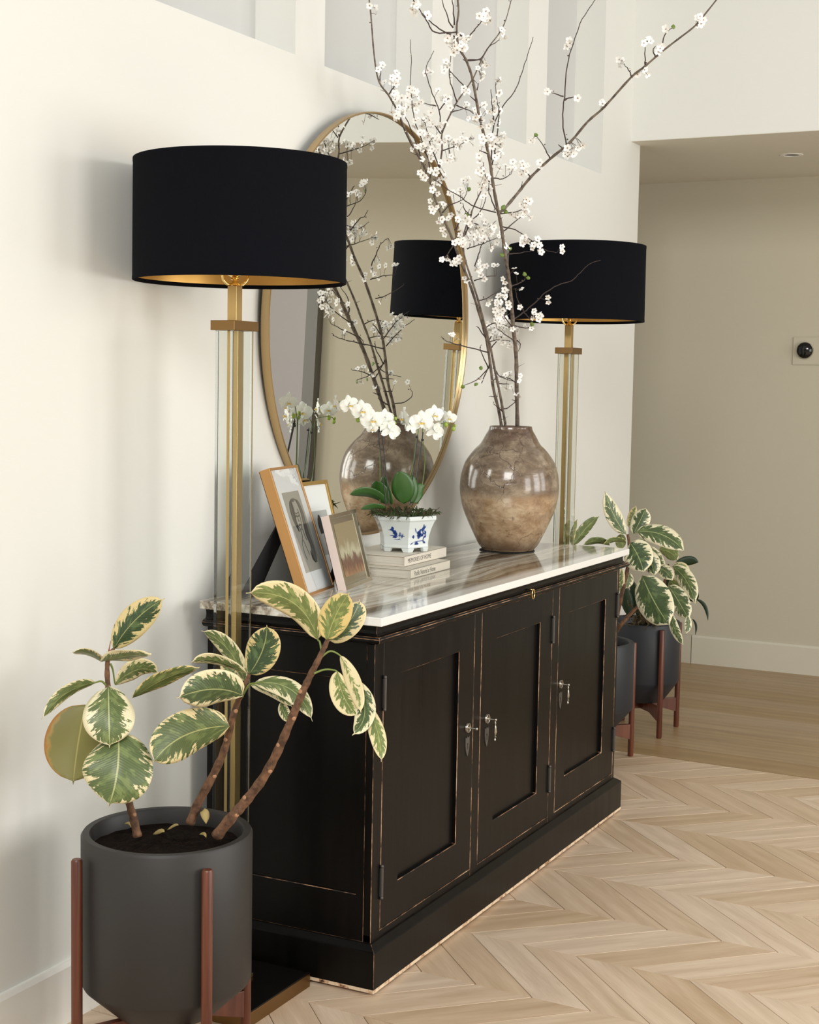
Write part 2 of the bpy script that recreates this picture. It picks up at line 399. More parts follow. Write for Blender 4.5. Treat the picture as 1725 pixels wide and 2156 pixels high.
# ------------------------------------------------------------------ sideboard
XL, XR, YF, YB = .022, 1.826, -.5425, -.055      # body
sb = empty('sideboard', (.92, -.3, 0), 'long black painted three-door sideboard with edges rubbed through to bare wood', 'sideboard')
BMATS = [M_BLACK, M_WORN]
def rect(x0, x1, y0, y1, z): return [(x0, y0, z), (x1, y0, z), (x1, y1, z), (x0, y1, z)]
MB().box((XL+.004, YF+.02, .118), (XR-.004, YB, .905)).build('carcass', BMATS, sb)
def ring_frame(mb, o, i, place, depth, t):
    """rectangular frame: outer/inner rects (a0,a1,z0,z1), front at 0, thickness t, panel recessed by depth"""
    n = len(mb.v); A = [(o[0], o[2]), (o[1], o[2]), (o[1], o[3]), (o[0], o[3])]; Bq = [(i[0], i[2]), (i[1], i[2]), (i[1], i[3]), (i[0], i[3])]
    for (pts, dd) in ((A, 0), (Bq, 0), (Bq, depth+.002), (A, t)):
        mb.v += [place(a, z, dd) for a, z in pts]
    for j in range(4):
        k = (j+1) % 4
        mb.face((n+j, n+k, n+4+k, n+4+j)); mb.face((n+4+j, n+4+k, n+8+k, n+8+j)); mb.face((n+12+j, n+12+k, n+k, n+j))
    mb.face((n+12, n+15, n+14, n+13))
fy = lambda a, z, d: (a, YF+d, z)
fx = lambda a, z, d: (XL+d, a, z)
doors = [(.070, .6065, .163, .5075), (.6565, 1.194, .762, 1.094), (1.252, 1.806, 1.335, 1.688)]
# face frame round the doors
for a, b in ((XL, .0685), (.608, .655), (1.1955, 1.2505), (1.8075, XR)): MB().box((a, YF, .123), (b, YF+.022, .872)).build('face_stile', BMATS, sb, bevel=.0013, seg=1, bmat=1)
MB().box((XL, YF+.0005, .123), (XR, YF+.022, .1425)).build('bottom_rail', BMATS, sb, bevel=.0013, seg=1, bmat=1)
MB().box((XL, YF+.0005, .8665), (XR, YF+.022, .875)).build('top_rail', BMATS, sb)
s = MB(); ring_frame(s, (-.5205, YB, .123, .872), (-.4990, -.105, .241, .775), fx, .014, .02); sp_ = s.build('side_frame', BMATS, sb, bevel=.0013, seg=1, bmat=1)
kid(MB().box((XL+.014, -.505, .235), (XL+.019, -.099, .781)).build('side_panel', M_BLACK), sp_)
M_ESC = mat('pewter_plate', (.085, .075, .065), .5, .2); M_STEEL = mat('tarnished_nickel', (.42, .39, .33), .28, 1); M_IRON = mat('dark_iron', (.085, .078, .070), .45, .6)
for di, (a, b, pa, pb) in enumerate(doors):
    d = MB(); ring_frame(d, (a, b, .1445, .8655), (pa, pb, .243, .775), fy, .011, .02)
    dr = d.build('door', BMATS, sb, bevel=.0014, seg=1, bmat=1)
    kid(MB().box((pa-.006, YF+.011, .237), (pb+.006, YF+.016, .781)).build('door_panel', M_BLACK), dr)
    hx = a-.001 if di == 0 else b+.001
    for hz in (.74, .265):
        h = MB(); h.tube([(hx, YF-.004, hz-.037), (hx, YF-.004, hz+.037)], .0045, 8).sphere((hx, YF-.004, hz+.040), .005).sphere((hx, YF-.004, hz-.040), .005)
        h.box((hx-.004, YF-.003, hz-.036), (hx+.004, YF, hz+.036)); hg = h.build('hinge', M_IRON, dr, auto=40); kid(hg, dr)
    kx = (.572, .703, 1.279)[di]; kz = .553
    def disc(mb, c, r0, r1, y0, y1, n=24):
        mb.rings([[(c[0]+r*math.cos(2*pi*j/n), y, c[1]+r*math.sin(2*pi*j/n)) for j in range(n)] for r, y in ((r0, y0), (r1, y1))])
    h = MB(); disc(h, (kx, kz), .0135, .0125, YF, YF-.002); h.rings([[(kx+(.0118+.0022*math.cos(t))*math.cos(q), YF-.003-.0022*math.sin(t), kz+(.0118+.0022*math.cos(t))*math.sin(q)) for t in [2*pi*i/8 for i in range(8)]] for q in [2*pi*i/24 for i in range(25)]], False, False)
    disc(h, (kx, kz), .006, .005, YF-.002, YF-.006); h.tube([(kx, YF-.004, kz), (kx, YF-.026, kz)], .0026, 8)
    h.sphere((kx, YF-.027, kz), .0045, 10, 6)
    rp = h.build('handle_rose', M_STEEL, dr, auto=40); kid(rp, dr)
    if di > 0:
        prof = [(.0012, 0), (.0035, -.006), (.0022, -.010), (.0034, -.014), (.0058, -.030), (.0040, -.038), (.0018, -.041), (.0050, -.045), (.0018, -.049), (.0034, -.054), (.0006, -.058)]
        h = MB().lathe([(r, kz-.004+z) for r, z in prof], 12, (kx, YF-.026)); hh = h.build('drop_handle', M_STEEL, dr, auto=50); kid(hh, dr)
    ex, ez = kx-.0015, .502
    out = [(-.0125, .026), (-.006, .022), (0, .0275), (.006, .022), (.0125, .026), (.0125, .004), (.009, -.012), (.004, -.023), (0, -.029), (-.004, -.023), (-.009, -.012), (-.0125, .004)]
    h = MB(); h.rings([[(ex+x, y, ez+z) for x, z in out] for y in (YF, YF-.0022)])
    h.rings([[(ex+r_*math.cos(q_), y, ez+.006+r_*math.sin(q_)) for q_ in [2*pi*i/10 for i in range(10)]] for y, r_ in ((YF-.0020, .0028), (YF-.0026, .0028))], mat=1)
    h.box((ex-.0011, YF-.0026, ez-.009), (ex+.0011, YF-.0020, ez+.005), 1)
    es = h.build('escutcheon', [M_ESC, M_BLACK], dr); kid(es, dr)
# hanging key ring of the hidden drawer lock
h = MB(); c = Vector((.952, YF-.0315, .889))
h.tube([c+Vector((.010*math.cos(t), 0, .014*math.sin(t)-.006)) for t in [2*pi*i/20 for i in range(21)]], .0019, 6)
h.tube([(.952, YF-.034, .896), (.952, YF-.006, .896)], .0018, 6)
h.build('key_ring', M_POLBRASS, sb, smooth=True)
def loft(prof, x0, x1, y0, y1):
    # prof: list of (outset, z); outset applies left, right and front
    return [rect(x0-o, x1+o, y0-o, y1, z) for o, z in prof]
MB().rings(loft([(.022, .012), (.022, .108), (.0205, .1115), (.004, .1225), (.001, .1235), (-.002, .1235)], XL, XR, YF, YB)).build('plinth', BMATS, sb, bevel=.0016, seg=1, bmat=1)
MB().rings(loft([(.0226, .008), (.0226, .0165)], XL, XR, YF, YB)).build('plinth_worn_edge', M_RAW, sb)
MB().rings(loft([(.0, .869), (.012, .8705), (.022, .8735), (.0262, .879), (.0262, .884), (.022, .889), (.013, .8905), (.0085, .895), (.0075, .903), (.0105, .9185)], XL, XR, YF, YB)).build('cornice', BMATS, sb, bevel=.0009, seg=1, bmat=1)
M_FELT = mat('cream_felt_pad', (.72, .66, .55), .8)
for x in (.025, 1.80):
    for y in (-.545, -.08): MB().lathe([(.012, 0), (.013, .005), (.012, .009)], 14, (x+.008, y)).build('foot_pad', M_FELT, sb, auto=40)
top = MB().box((-.015, -.579, .9187), (1.817, -.055, .940)).build('marble_slab', M_MARBLE, bevel=.0022, seg=2)
tag(top, 'polished white marble slab with grey-brown streaks on top of the black sideboard', 'marble top')

# ------------------------------------------------------------------ mirror
k = -.025; mc = Vector((.969, -.028, 1.669)); mr = .6432
mir = empty('round_mirror', (mc.x, mc.y, mc.z), 'large round brass-rimmed wall mirror above the sideboard', 'mirror')
ax = Vector((1, 0, 0)); ay = Vector((0, k, 1)).normalized(); az = Vector((0, -1, k)).normalized()   # az points into the room
def mp(r, t, d): return mc+ax*(r*math.cos(t))+ay*(r*math.sin(t))+az*d
NS = 160
b = MB(); b.rings([[mp(r, 2*pi*j/NS, d) for j in range(NS)] for r, d in ((mr-.002, -.016), (mr, -.012), (mr, .0105), (mr-.0008, .0115), (mr-.0042, .0115), (mr-.005, .0105), (mr-.005, .002))], False, False)
b.build('rim', M_RIM, mir, auto=30)
b = MB(); b.v = [mp(mr-.0045, 2*pi*j/NS, .0015) for j in range(NS)]; b.face(list(range(NS))); b.v += [mp(mr-.0045, 2*pi*j/NS, -.0005) for j in range(NS)]
b.face([NS+j for j in reversed(range(NS))])
b.build('mirror_glass', M_MIRROR, mir)
b = MB(); b.rings([[mp(mr-.004, 2*pi*j/64, d) for j in range(64)] for d in (-.016, -.001)]); b.build('backing', mat('mirror_backing', (.05, .045, .04), .8), mir)

# ------------------------------------------------------------------ floor lamps
def make_lamp(x, y, label, zs0, zs1, off):
    L = empty('floor_lamp', (x, y, 0), label, 'lamp', 'matching brass and glass floor lamps beside the sideboard')
    MB().box((x-.144, y-.1425, 0), (x+.144, y+.1425, .034)).build('base_edge', M_BRASS_D, L, bevel=.001)
    MB().box((x-.1425, y-.141, .034), (x+.1425, y+.141, .0365)).build('base_top', M_BASE, L, bevel=.0006)
    MB().box((x-.0125, y-.0125, .0365), (x+.0125, y+.0125, 1.614)).build('core_post', M_BRASS, L, bevel=.0008)
    for sy in (-1, 1):
        yy = y+sy*.0205
        g = MB().box((x-.043, yy-.0045, .046), (x+.043, yy+.0045, 1.614)); g.build('glass_panel', M_GLASS, L, bevel=.0006, seg=1)
    MB().box((x-.052, y-.034, .0365), (x+.052, y+.034, .046)).build('lower_collar', M_BRASS, L, bevel=.0008)
    MB().box((x-.052, y-.033, 1.614), (x+.052, y+.033, 1.6365)).build('upper_collar', M_BRASS_D, L, bevel=.0008)
    MB().box((x-.0125, y-.0125, 1.6365), (x+.0125, y+.0125, 1.718)).build('neck', M_BRASS, L, bevel=.0008)
    b = MB().lathe([(.012, 1.718), (.014, 1.720), (.008, 1.724), (.006, 1.731), (.0105, 1.734), (.0075, 1.738), (.0205, 1.745), (.023, 1.751), (.0155, 1.755), (.0185, 1.762), (.0185, 1.800), (.012, 1.805)], 20, (x, y))
    b.tube([(x+.015, y-.004, 1.772), (x+.032, y-.010, 1.772)], .0022, 8).sphere((x+.034, y-.011, 1.772), .006, 10, 6, (.6, 1, 1))
    b.build('socket', M_POLBRASS, L, auto=40)
    b = MB()
    for s in (-1, 1):
        b.tube([(x+s*px*.82, y-s*px*.5, z) for px, z in ((.006, 1.7205), (.022, 1.722), (.032, 1.732), (.036, 1.748), (.034, 1.768), (.038, 1.80), (.045, 1.84), (.045, 1.90), (.03, 1.96), (0, 1.985))], .0032, 8)
    b.build('harp', M_POLBRASS, L, smooth=True)
    cx, cy = x+off[0], y+off[1]; r = .2485
    b = MB().rings([[(cx+rr*math.cos(2*pi*j/96), cy+rr*math.sin(2*pi*j/96), z) for j in range(96)] for rr, z in ((r-.0028, zs0+.009), (r-.0022, zs0+.0085), (r-.0022, zs0), (r-.0008, zs0-.0006), (r+.0005, zs0), (r+.0005, zs0+.008), (r, zs0+.009), (r-.001, zs1-.009), (r-.0005, zs1-.008), (r-.0005, zs1), (r-.0035, zs1+.0005))], False, False)
    sh = b.build('lamp_shade', M_SHADE, L, auto=50)
    b = MB().rings([[(cx+rr*math.cos(2*pi*j/96), cy+rr*math.sin(2*pi*j/96), z) for j in range(96)] for rr, z in ((r-.0025, zs0+.009), (r-.0028, zs0+.012), (r-.0038, zs1-.004), (r-.0035, zs1+.0005))], False, False)
    kid(b.build('shade_lining', M_GOLD, sh, smooth=True), sh)
    b = MB()
    for q in range(3): b.tube([(cx+.244*math.cos(q*2.094+.3), cy+.244*math.sin(q*2.094+.3), zs1-.012), (x+.006*math.cos(q*2.094), y+.006*math.sin(q*2.094), 1.987)], .0015, 6)
    kid(b.build('spider', M_POLBRASS, sh), sh)
    MB().lathe([(.006, 1.985), (.008, 1.99), (.004, 1.998), (.010, 2.004), (.012, 2.012), (.006, 2.018), (.001, 2.020)], 14, (x, y)).build('finial', M_POLBRASS, L, auto=50)
    return L
make_lamp(-.163, -.2535, 'nearer floor lamp with black drum shade, left of the sideboard behind the rubber plant', 1.727, 2.004, (.004, -.011))
make_lamp(2.028, -.2535, 'farther floor lamp with black drum shade, beyond the right end of the sideboard', 1.733, 2.004, (.010, -.020))

# ------------------------------------------------------------------ plant stands and pots
def stand(c, rho, h, rot, label, rleg=.0118, zb=.083, hb=.050):
    Sx = empty('plant_stand', (c[0], c[1], 0), label, 'plant stand')
    for q in range(4):
        a = rot+q*pi/2; p = (c[0]+rho*math.cos(a), c[1]+rho*math.sin(a))
        MB().lathe([(rleg*.85, 0), (rleg, .004), (rleg, h-.004), (rleg*.8, h)], 16, p).build('leg', M_WALNUT, Sx, auto=40)
    for q in range(2):
        a = rot+q*pi/2; d = Vector((math.cos(a), math.sin(a), 0)); n = Vector((-d.y, d.x, 0)); L = rho-rleg*.7; t = .009
        zt = zb+hb-(.0 if q == 0 else .0005)
        pr = [(-L, zb-.012), (-L*.55, zb+.012), (L*.55, zb+.012), (L, zb-.012), (L, zt), (-L, zt)]
        C0 = Vector((c[0], c[1], 0))
        b = MB(); b.rings([[C0+d*x+n*s*t+Vector((0, 0, z)) for x, z in pr] for s in (-1, 1)]); b.build('crossbar', M_WALNUT, Sx, bevel=.001)
    return Sx
def pot(c, r, zr, zk, zb, rb, parent, m, soilz=.035, wall=.022):
    prof = [(rb-.006, zb), (rb, zb+.004), (r-.004, zk-.004), (r, zk+.004), (r, zr-.006), (r-.004, zr), (r-wall+.004, zr), (r-wall, zr-.006), (r-wall-.002, zr-soilz-.02)]
    MB().lathe(prof, 96, c, cap1=False).build('pot', m, parent, auto=35)
    b = MB(); rings = []
    for i in range(1, 11):
        rr = (r-wall-.001)*i/10
        rings.append([(c[0]+rr*math.cos(2*pi*j/40), c[1]+rr*math.sin(2*pi*j/40), zr-soilz+R.uniform(-.003, .004)+.010*(1-i/10)) for j in range(40)])
    b.rings(rings, True, False); b.build('soil', M_SOIL, parent, smooth=True)

def leaf(parent, b0, tip, d0, d1, w, roll=0, bend=(0, 0), bd=0, fold=.18, col=(.2, .7, .62), wav=.022, shape=.62, name='leaf', mats=None, pet=None, acum=.05, nx=10, ny=22, cup=0.0):
    """blade from pixel-ray points b0 (depth d0) to tip (depth d1); w = true width as pixels at the mean depth"""
    mats = mats or [M_LEAF, M_LEAFB]
    P0 = at(*b0, d0); P2 = at(*tip, d1); mu, mv = (b0[0]+tip[0])/2+bend[0]*2, (b0[1]+tip[1])/2+bend[1]*2; dm = (d0+d1)/2
    P1 = at(mu, mv, dm+bd*2)
    Wm = w/FPX*dm
    mb = MB(); nrm0 = None
    for i in range(ny+1):
        t = i/ny
        p = P0*(1-t)**2+P1*2*t*(1-t)+P2*t*t
        tg = ((P1-P0)*(1-t)+(P2-P1)*t).normalized()
        view = (CP-p).normalized()
        n = (view-tg*view.dot(tg)).normalized()
        lat = n.cross(tg)
        r = math.radians(roll); n2 = n*math.cos(r)+lat*math.sin(r); lat2 = n2.cross(tg)
        tt = min(t/(1-acum), 1.0)
        pw = max(0.0, 4*tt*(1-tt))**shape*(1-.0*tt) if tt < 1 else 0
        pw = max(pw, .035*(1-t)/acum if t > 1-acum else .02)
        hw = Wm/2*pw
        for j in range(nx+1):
            s_ = -1+2*j/nx
            q = p+lat2*(hw*s_)-n2*(hw*(fold*abs(s_)+cup*s_*s_))+n2*(wav*Wm*math.sin(t*9+s_*2.2)*abs(s_))
            mb.v.append(q)
    for i in range(ny):
        for j in range(nx):
            a = i*(nx+1)+j
            mb.face((a, a+nx+1, a+nx+2, a+1), 0, [(j/nx, i/ny), (j/nx, (i+1)/ny), ((j+1)/nx, (i+1)/ny), ((j+1)/nx, i/ny)])
    o = mb.build(name, mats, parent, smooth=True)
    so = o.modifiers.new('thickness', 'SOLIDIFY'); so.thickness = .0009; so.offset = 0
    if len(mats) > 1: so.material_offset = 1
    o.color = (*col, 1)
    if pet:
        pb = at(*pet[:2], pet[2]); mid = (pb+P0)/2+Vector((0, 0, pet[3] if len(pet) > 3 else .008))
        pt = MB().tube(spline([pb, mid, P0, P0*.8+P1*.2], 5), [.0026-.0014*i/15 for i in range(16)], 6).build('petiole', M_STEMG, parent, smooth=True)
    return o
def spline(pts, n=4):
    pts = [Vector(p) for p in pts]; out = []
    for i in range(len(pts)-1):
        a = pts[max(i-1, 0)]; b = pts[i]; c = pts[i+1]; d = pts[min(i+2, len(pts)-1)]
        for k_ in range(n):
            t = k_/n
            out.append(.5*((2*b)+(c-a)*t+(2*a-5*b+4*c-d)*t*t+(-a+3*b-3*c+d)*t**3))
    out.append(pts[-1]); return out
def stem(parent, pts, r0, r1, m=None, name='stem', n=10):
    P = spline([at(*p) for p in pts], 5); N_ = len(P)
    rr = [(r0+(r1-r0)*i/(N_-1))*(1+.09*math.sin(i*1.9)) for i in range(N_)]
    o = MB().tube(P, rr, n).build(name, m or M_STEM, parent, smooth=True)
    return o, P, rr

# --- left: big variegated rubber plant
pc = (-.551, -.348)
stand((-.5535, -.3435), .2005, .500, math.radians(-118.5), 'red walnut stand of four round legs holding the nearest charcoal planter')
pl = empty('potted_rubber_plant', (pc[0], pc[1], .10), 'variegated rubber plant with long bare stems in the large charcoal planter at front left', 'potted plant')
pot(pc, .1830, .531, .205, .1335, .112, pl, M_POT)
s1 = stem(pl, [(290, 1762, 3.22), (281, 1722, 3.22), (272, 1690, 3.22), (252, 1600, 3.21), (235, 1500, 3.2), (227, 1440, 3.2), (226, 1400, 3.2), (231, 1378, 3.2), (240, 1366, 3.2)], .0098, .0035)
s2 = stem(pl, [(400, 1735, 3.26), (418, 1690, 3.26), (456, 1618, 3.25), (476, 1568, 3.24), (490, 1510, 3.23), (500, 1480, 3.23), (513, 1450, 3.22), (520, 1432, 3.22), (525, 1420, 3.22)], .0105, .0035)
s3 = stem(pl, [(455, 1762, 3.18), (490, 1718, 3.17), (515, 1690, 3.17), (553, 1640, 3.16), (582, 1588, 3.15), (604, 1538, 3.14), (633, 1467, 3.13), (650, 1430, 3.13), (666, 1398, 3.12), (679, 1372, 3.12), (690, 1347, 3.12)], .0125, .0050)
sc = MB()
for (_, P, rr), idx in ((s3, (6, 11, 17, 22, 27, 31)), (s2, (9, 16, 22)), (s1, (6,))):
    for k_, i in enumerate(idx):
        tocam = (CP-P[i]).normalized(); t = (P[i+1]-P[i]).normalized(); n = (tocam-t*tocam.dot(t)).normalized(); lat = n.cross(t)
        n = (n+lat*(.9 if k_ % 2 else -.7)).normalized(); c0 = P[i]+n*rr[i]*.9; u_ = t; v_ = n.cross(t)
        sc.rings([[c0+n*h_+(u_*math.cos(a)+v_*math.sin(a))*q for a in [2*pi*j/10 for j in range(10)]] for h_, q in ((-.002, .0052), (.0012, .0046), (.0014, .002))])
o = sc.build('leaf_scars', M_SCAR, pl, smooth=True); o['kind'] = 'stuff'
LV = [ # base, tip, d0, d1, width, roll, bend, bd, col(r warm, g dark, b threshold), extra
 ((240,1366),(347,1260),3.20,3.15,66,8,(-8,-8),0,(.75,.95,.60),{}),
 ((216,1393),(152,1373),3.20,3.10,34,62,(0,-8),0,(.3,.35,.75),dict(fold=.1)),
 ((213,1393),(318,1378),3.20,3.08,44,-55,(0,-4),0,(.35,.4,.6),dict(wav=.06)),
 ((243,1441),(334,1418),3.22,3.28,50,-38,(2,-20),0,(.45,.45,.62),dict(pet=(233,1398,3.2))),
 ((279,1470),(420,1406),3.18,3.12,42,-42,(0,-10),0,(.8,.35,.85),dict(wav=.05)),
 ((201,1437),(88,1514),3.18,3.06,38,45,(-8,-14),0,(.35,.45,.85),dict(pet=(228,1448,3.2))),
 ((228,1445),(231,1574),3.15,3.10,108,0,(0,2),-.02,(.12,.50,.66),dict(shape=.55)),
 ((180,1484),(154,1652),3.22,3.20,138,8,(-3,0),0,(.95,.02,1.6),dict(shape=.55, mats=[M_OLIVE])),
 ((249,1543),(229,1698),3.13,3.08,146,-4,(8,4),-.02,(.35,.55,.90),dict(shape=.5)),
 ((525,1419),(562,1316),3.22,3.20,72,6,(10,0),0,(.8,.95,.74),dict(shape=.55)),
 ((516,1434),(424,1328),3.24,3.26,44,35,(10,-14),0,(.3,.45,.72),{}),
 ((519,1417),(403,1394),3.21,3.10,34,48,(-12,-16),0,(.35,.45,.55),{}),
 ((510,1441),(466,1388),3.25,3.26,34,20,(-4,0),0,(.4,.5,.55),{}),
 ((511,1464),(372,1470),3.18,3.08,88,28,(6,-16),0,(.3,.80,.68),dict(shape=.55, wav=.03)),
 ((483,1528),(321,1608),3.20,3.10,104,24,(-16,-18),0,(.6,.6,.88),dict(shape=.52)),
 ((537,1438),(658,1519),3.20,3.16,50,28,(16,-26),0,(.2,.45,.68),dict(pet=(512,1462,3.22))),
 ((528,1442),(616,1490),3.24,3.22,32,38,(8,-10),0,(.3,.5,.6),dict(pet=(510,1468,3.22))),
 ((592,1478),(611,1521),3.24,3.20,24,-10,(-3,0),0,(.2,.6,.6),{}),
 ((669,1346),(518,1249),3.13,3.08,72,26,(22,-30),0,(.5,.18,.64),dict(shape=.5, pet=(678,1374,3.12))),
 ((693,1348),(757,1262),3.18,3.20,56,10,(12,2),0,(.6,.8,.55),dict(shape=.5)),
 ((690,1347),(736,1248),3.12,3.10,66,-6,(-6,-2),0,(.98,.1,.62),dict(shape=.52)),
 ((716,1380),(760,1500),3.12,3.06,36,-24,(8,4),0,(.45,.05,.20),dict(pet=(674,1386,3.12,.012), wav=.04)),
 ((709,1413),(753,1508),3.13,3.07,54,24,(-6,8),0,(.5,.1,.45),dict(pet=(661,1418,3.12,.006))),
 ((747,1432),(742,1548),3.11,3.03,46,-18,(24,8),0,(.2,.75,.60),dict(wav=.04)),
 ((772,1482),(803,1604),3.10,3.02,40,30,(8,0),0,(.45,.12,.62),{}),
]
for b0, tp, d0, d1, w_, rl, be, bd, cl, ex in LV:
    leaf(pl, b0, tp, d0, d1, w_, rl, be, bd, col=cl, **ex)
stem(pl, [(227, 1382, 3.2), (230, 1366, 3.2), (233, 1349, 3.2)], .0022, .0006, mat('leaf_sheath', (.30, .09, .05), .5), 'leaf_sheath', 6)
M_DRY = mat('dry_leaf', (.36, .27, .10), .7)
for (b0, tp, w_) in (((430, 1702), (434, 1735), 24), ((322, 1757), (346, 1752), 12), ((352, 1748), (376, 1738), 7), ((420, 1757), (434, 1764), 8), ((262, 1735), (276, 1742), 7)):
    leaf(pl, b0, tp, 3.26, 3.24, w_, 40, (3, -6), 0, mats=[M_DRY], name='fallen_leaf', nx=4, ny=8, fold=.5)

# --- right: two planters past the sideboard
p1, p2 = (2.500, -.212), (3.116, -.220)
stand(p1, .1800, .468, -pi/4, 'red walnut stand just past the right end of the sideboard, mostly hidden')
stand(p2, .1768, .468, -pi/4, 'red walnut stand holding the farthest dark planter in the corner')
q1 = empty('potted_rubber_plant', (p1[0], p1[1], .134), 'variegated rubber plant with large cream-edged leaves rising over the right end of the marble', 'potted plant')
q2 = empty('potted_rubber_plant', (p2[0], p2[1], .134), 'mixed leafy plant trailing from the farthest dark planter near the hall', 'potted plant')
pot(p1, .1640, .483, .215, .1335, .098, q1, M_POTB)
pot(p2, .1610, .483, .225, .1335, .098, q2, M_POTB)
D1, D2 = 5.85, 6.30
stem(q1, [(1285, 1352, 5.99), (1300, 1292, D1), (1312, 1240, D1), (1322, 1195, D1), (1325, 1150, D1), (1322, 1125, D1)], .011, .005)
stem(q1, [(1284, 1352, 6.02), (1303, 1322, D1), (1325, 1296, D1), (1345, 1275, D1)], .010, .006)
LR = [
 (q1,(1319,1126),(1274,1034),D1,D1,36,-18,(-4,4),(.05,.72,.58),{}),
 (q1,(1324,1110),(1340,1064),D1+.06,D1+.06,20,30,(-2,0),(.7,.4,.4),{}),
 (q1,(1334,1124),(1360,1070),D1,D1,40,18,(2,-2),(.0,.8,.62),dict(shape=.5)),
 (q1,(1341,1120),(1441,1160),D1-.02,D1-.10,50,28,(4,-14),(.05,.72,.72),dict(shape=.5)),
 (q1,(1310,1124),(1306,1158),D1+.05,D1+.05,24,20,(0,0),(.9,.1,1.0),{}),
 (q1,(1327,1143),(1356,1204),D1-.10,D1-.16,64,-8,(2,-4),(.05,.85,.66),dict(shape=.48)),
 (q1,(1350,1163),(1378,1212),D1-.02,D1-.04,40,-10,(6,-4),(.0,.85,.6),dict(shape=.5)),
 (q1,(1330,1148),(1362,1140),D1+.06,D1+.02,24,50,(0,-4),(.0,.5,.5),{}),
 (q1,(1352,1212),(1409,1315),D1-.12,D1-.22,78,-14,(-2,4),(.05,.80,.78),dict(shape=.5)),
 (q1,(1326,1206),(1316,1240),D1+.05,D1+.05,30,20,(0,0),(.0,.55,.6),{}),
 (q1,(1310,1196),(1306,1250),D1-.02,D1,16,0,(0,0),(.3,.5,.4),{}),
 (q1,(1318,1142),(1270,1146),5.75,5.60,20,55,(0,-6),(.8,.35,1.0),{}),
 (q1,(1284,1148),(1228,1147),5.66,5.60,24,50,(0,-8),(.2,.55,1.1),{}),
 (q1,(1209,1148),(1262,1087),5.62,5.62,26,-30,(-2,-5),(.05,.50,1.05),{}),
 (q1,(1203,1150),(1216,1093),5.60,5.60,15,0,(-4,0),(.95,.05,.9),{}),
 (q2,(1370,1150),(1402,1196),D2,D2,26,-10,(-2,4),(.1,.6,.6),{}),
 (q2,(1389,1158),(1426,1180),D2,D2-.05,32,-20,(4,-6),(.4,.1,1.1),dict(shape=.5)),
 (q2,(1383,1196),(1416,1222),D2-.1,D2-.15,32,20,(2,-6),(.1,.75,.6),dict(shape=.5)),
 (q2,(1416,1192),(1464,1271),D2-.05,D2-.12,38,-16,(6,-8),(.05,.6,.62),{}),
 (q2,(1419,1190),(1452,1210),D2+.02,D2-.02,22,20,(2,-6),(.4,.1,.5),{}),
 (q2,(1410,1222),(1448,1264),D2+.02,D2-.02,40,-10,(2,0),(.35,.12,.85),dict(shape=.5)),
 (q2,(1408,1233),(1451,1304),D2-.05,D2-.12,44,-14,(0,-2),(.0,.70,.70),dict(shape=.48)),
 (q2,(1448,1296),(1445,1334),D2-.12,D2-.14,16,10,(3,0),(.0,.7,.6),{}),
 (q2,(1410,1285),(1439,1358),D2-.1,D2-.18,20,-10,(-3,4),(.0,.7,.66),{}),
 (q2,(1420,1150),(1426,1168),D2+.05,D2+.05,8,10,(2,0),(.3,.3,.2),{}),
]
for P_, b0, tp, d0, d1, w_, rl, be, cl, ex in LR:
    leaf(P_, b0, tp, d0, d1, w_, rl, be, 0, col=cl, nx=6, ny=14, **ex)
for b0, tp, w_, be in (((1422, 1187), (1471, 1184), 20, (4, -5)), ((1452, 1258), (1470, 1246), 22, (0, 3)), ((1466, 1262), (1491, 1307), 8, (6, -8)), ((1458, 1303), (1464, 1337), 5, (5, -3)), ((1440, 1250), (1468, 1266), 9, (0, 3)),
                       ((1330, 1300), (1318, 1232), 26, (-3, 0)), ((1345, 1300), (1330, 1215), 20, (0, 0)), ((1400, 1300), (1408, 1210), 20, (0, 0)), ((1385, 1300), (1390, 1220), 24, (0, 0)), ((1360, 1298), (1352, 1238), 22, (0, 0))):
    leaf(q2, b0, tp, D2+.12, D2+.10, w_, R.uniform(-30, 30), be, 0, mats=[M_DLEAF], name='strap_leaf', nx=4, ny=10)
b = MB()
for i in range(150):
    u = R.uniform(1318, 1412); v = R.uniform(1262, 1312); d = D2+R.uniform(.05, .22); p = at(u, v, d); q = p+Vector((R.uniform(-.02, .02), R.uniform(-.02, .02), R.uniform(-.04, .01))); r_ = (p+q)/2+Vector((R.uniform(-.015, .015), R.uniform(-.015, .015), 0))
    b.tube([p, r_, q], .0028, 4)
o = b.build('root_tangle', mat('moss_pole', (.07, .05, .018), .9), q2); o['kind'] = 'stuff'
stem(q2, [(1360, 1312, 6.45), (1392, 1260, 6.35), (1402, 1210, 6.3), (1408, 1188, 6.3)], .008, .004)
stem(q2, [(1350, 1312, 6.45), (1350, 1262, 6.42), (1356, 1222, 6.40)], .02, .016, mat('moss_post', (.06, .042, .016), .95), 'moss_pole')

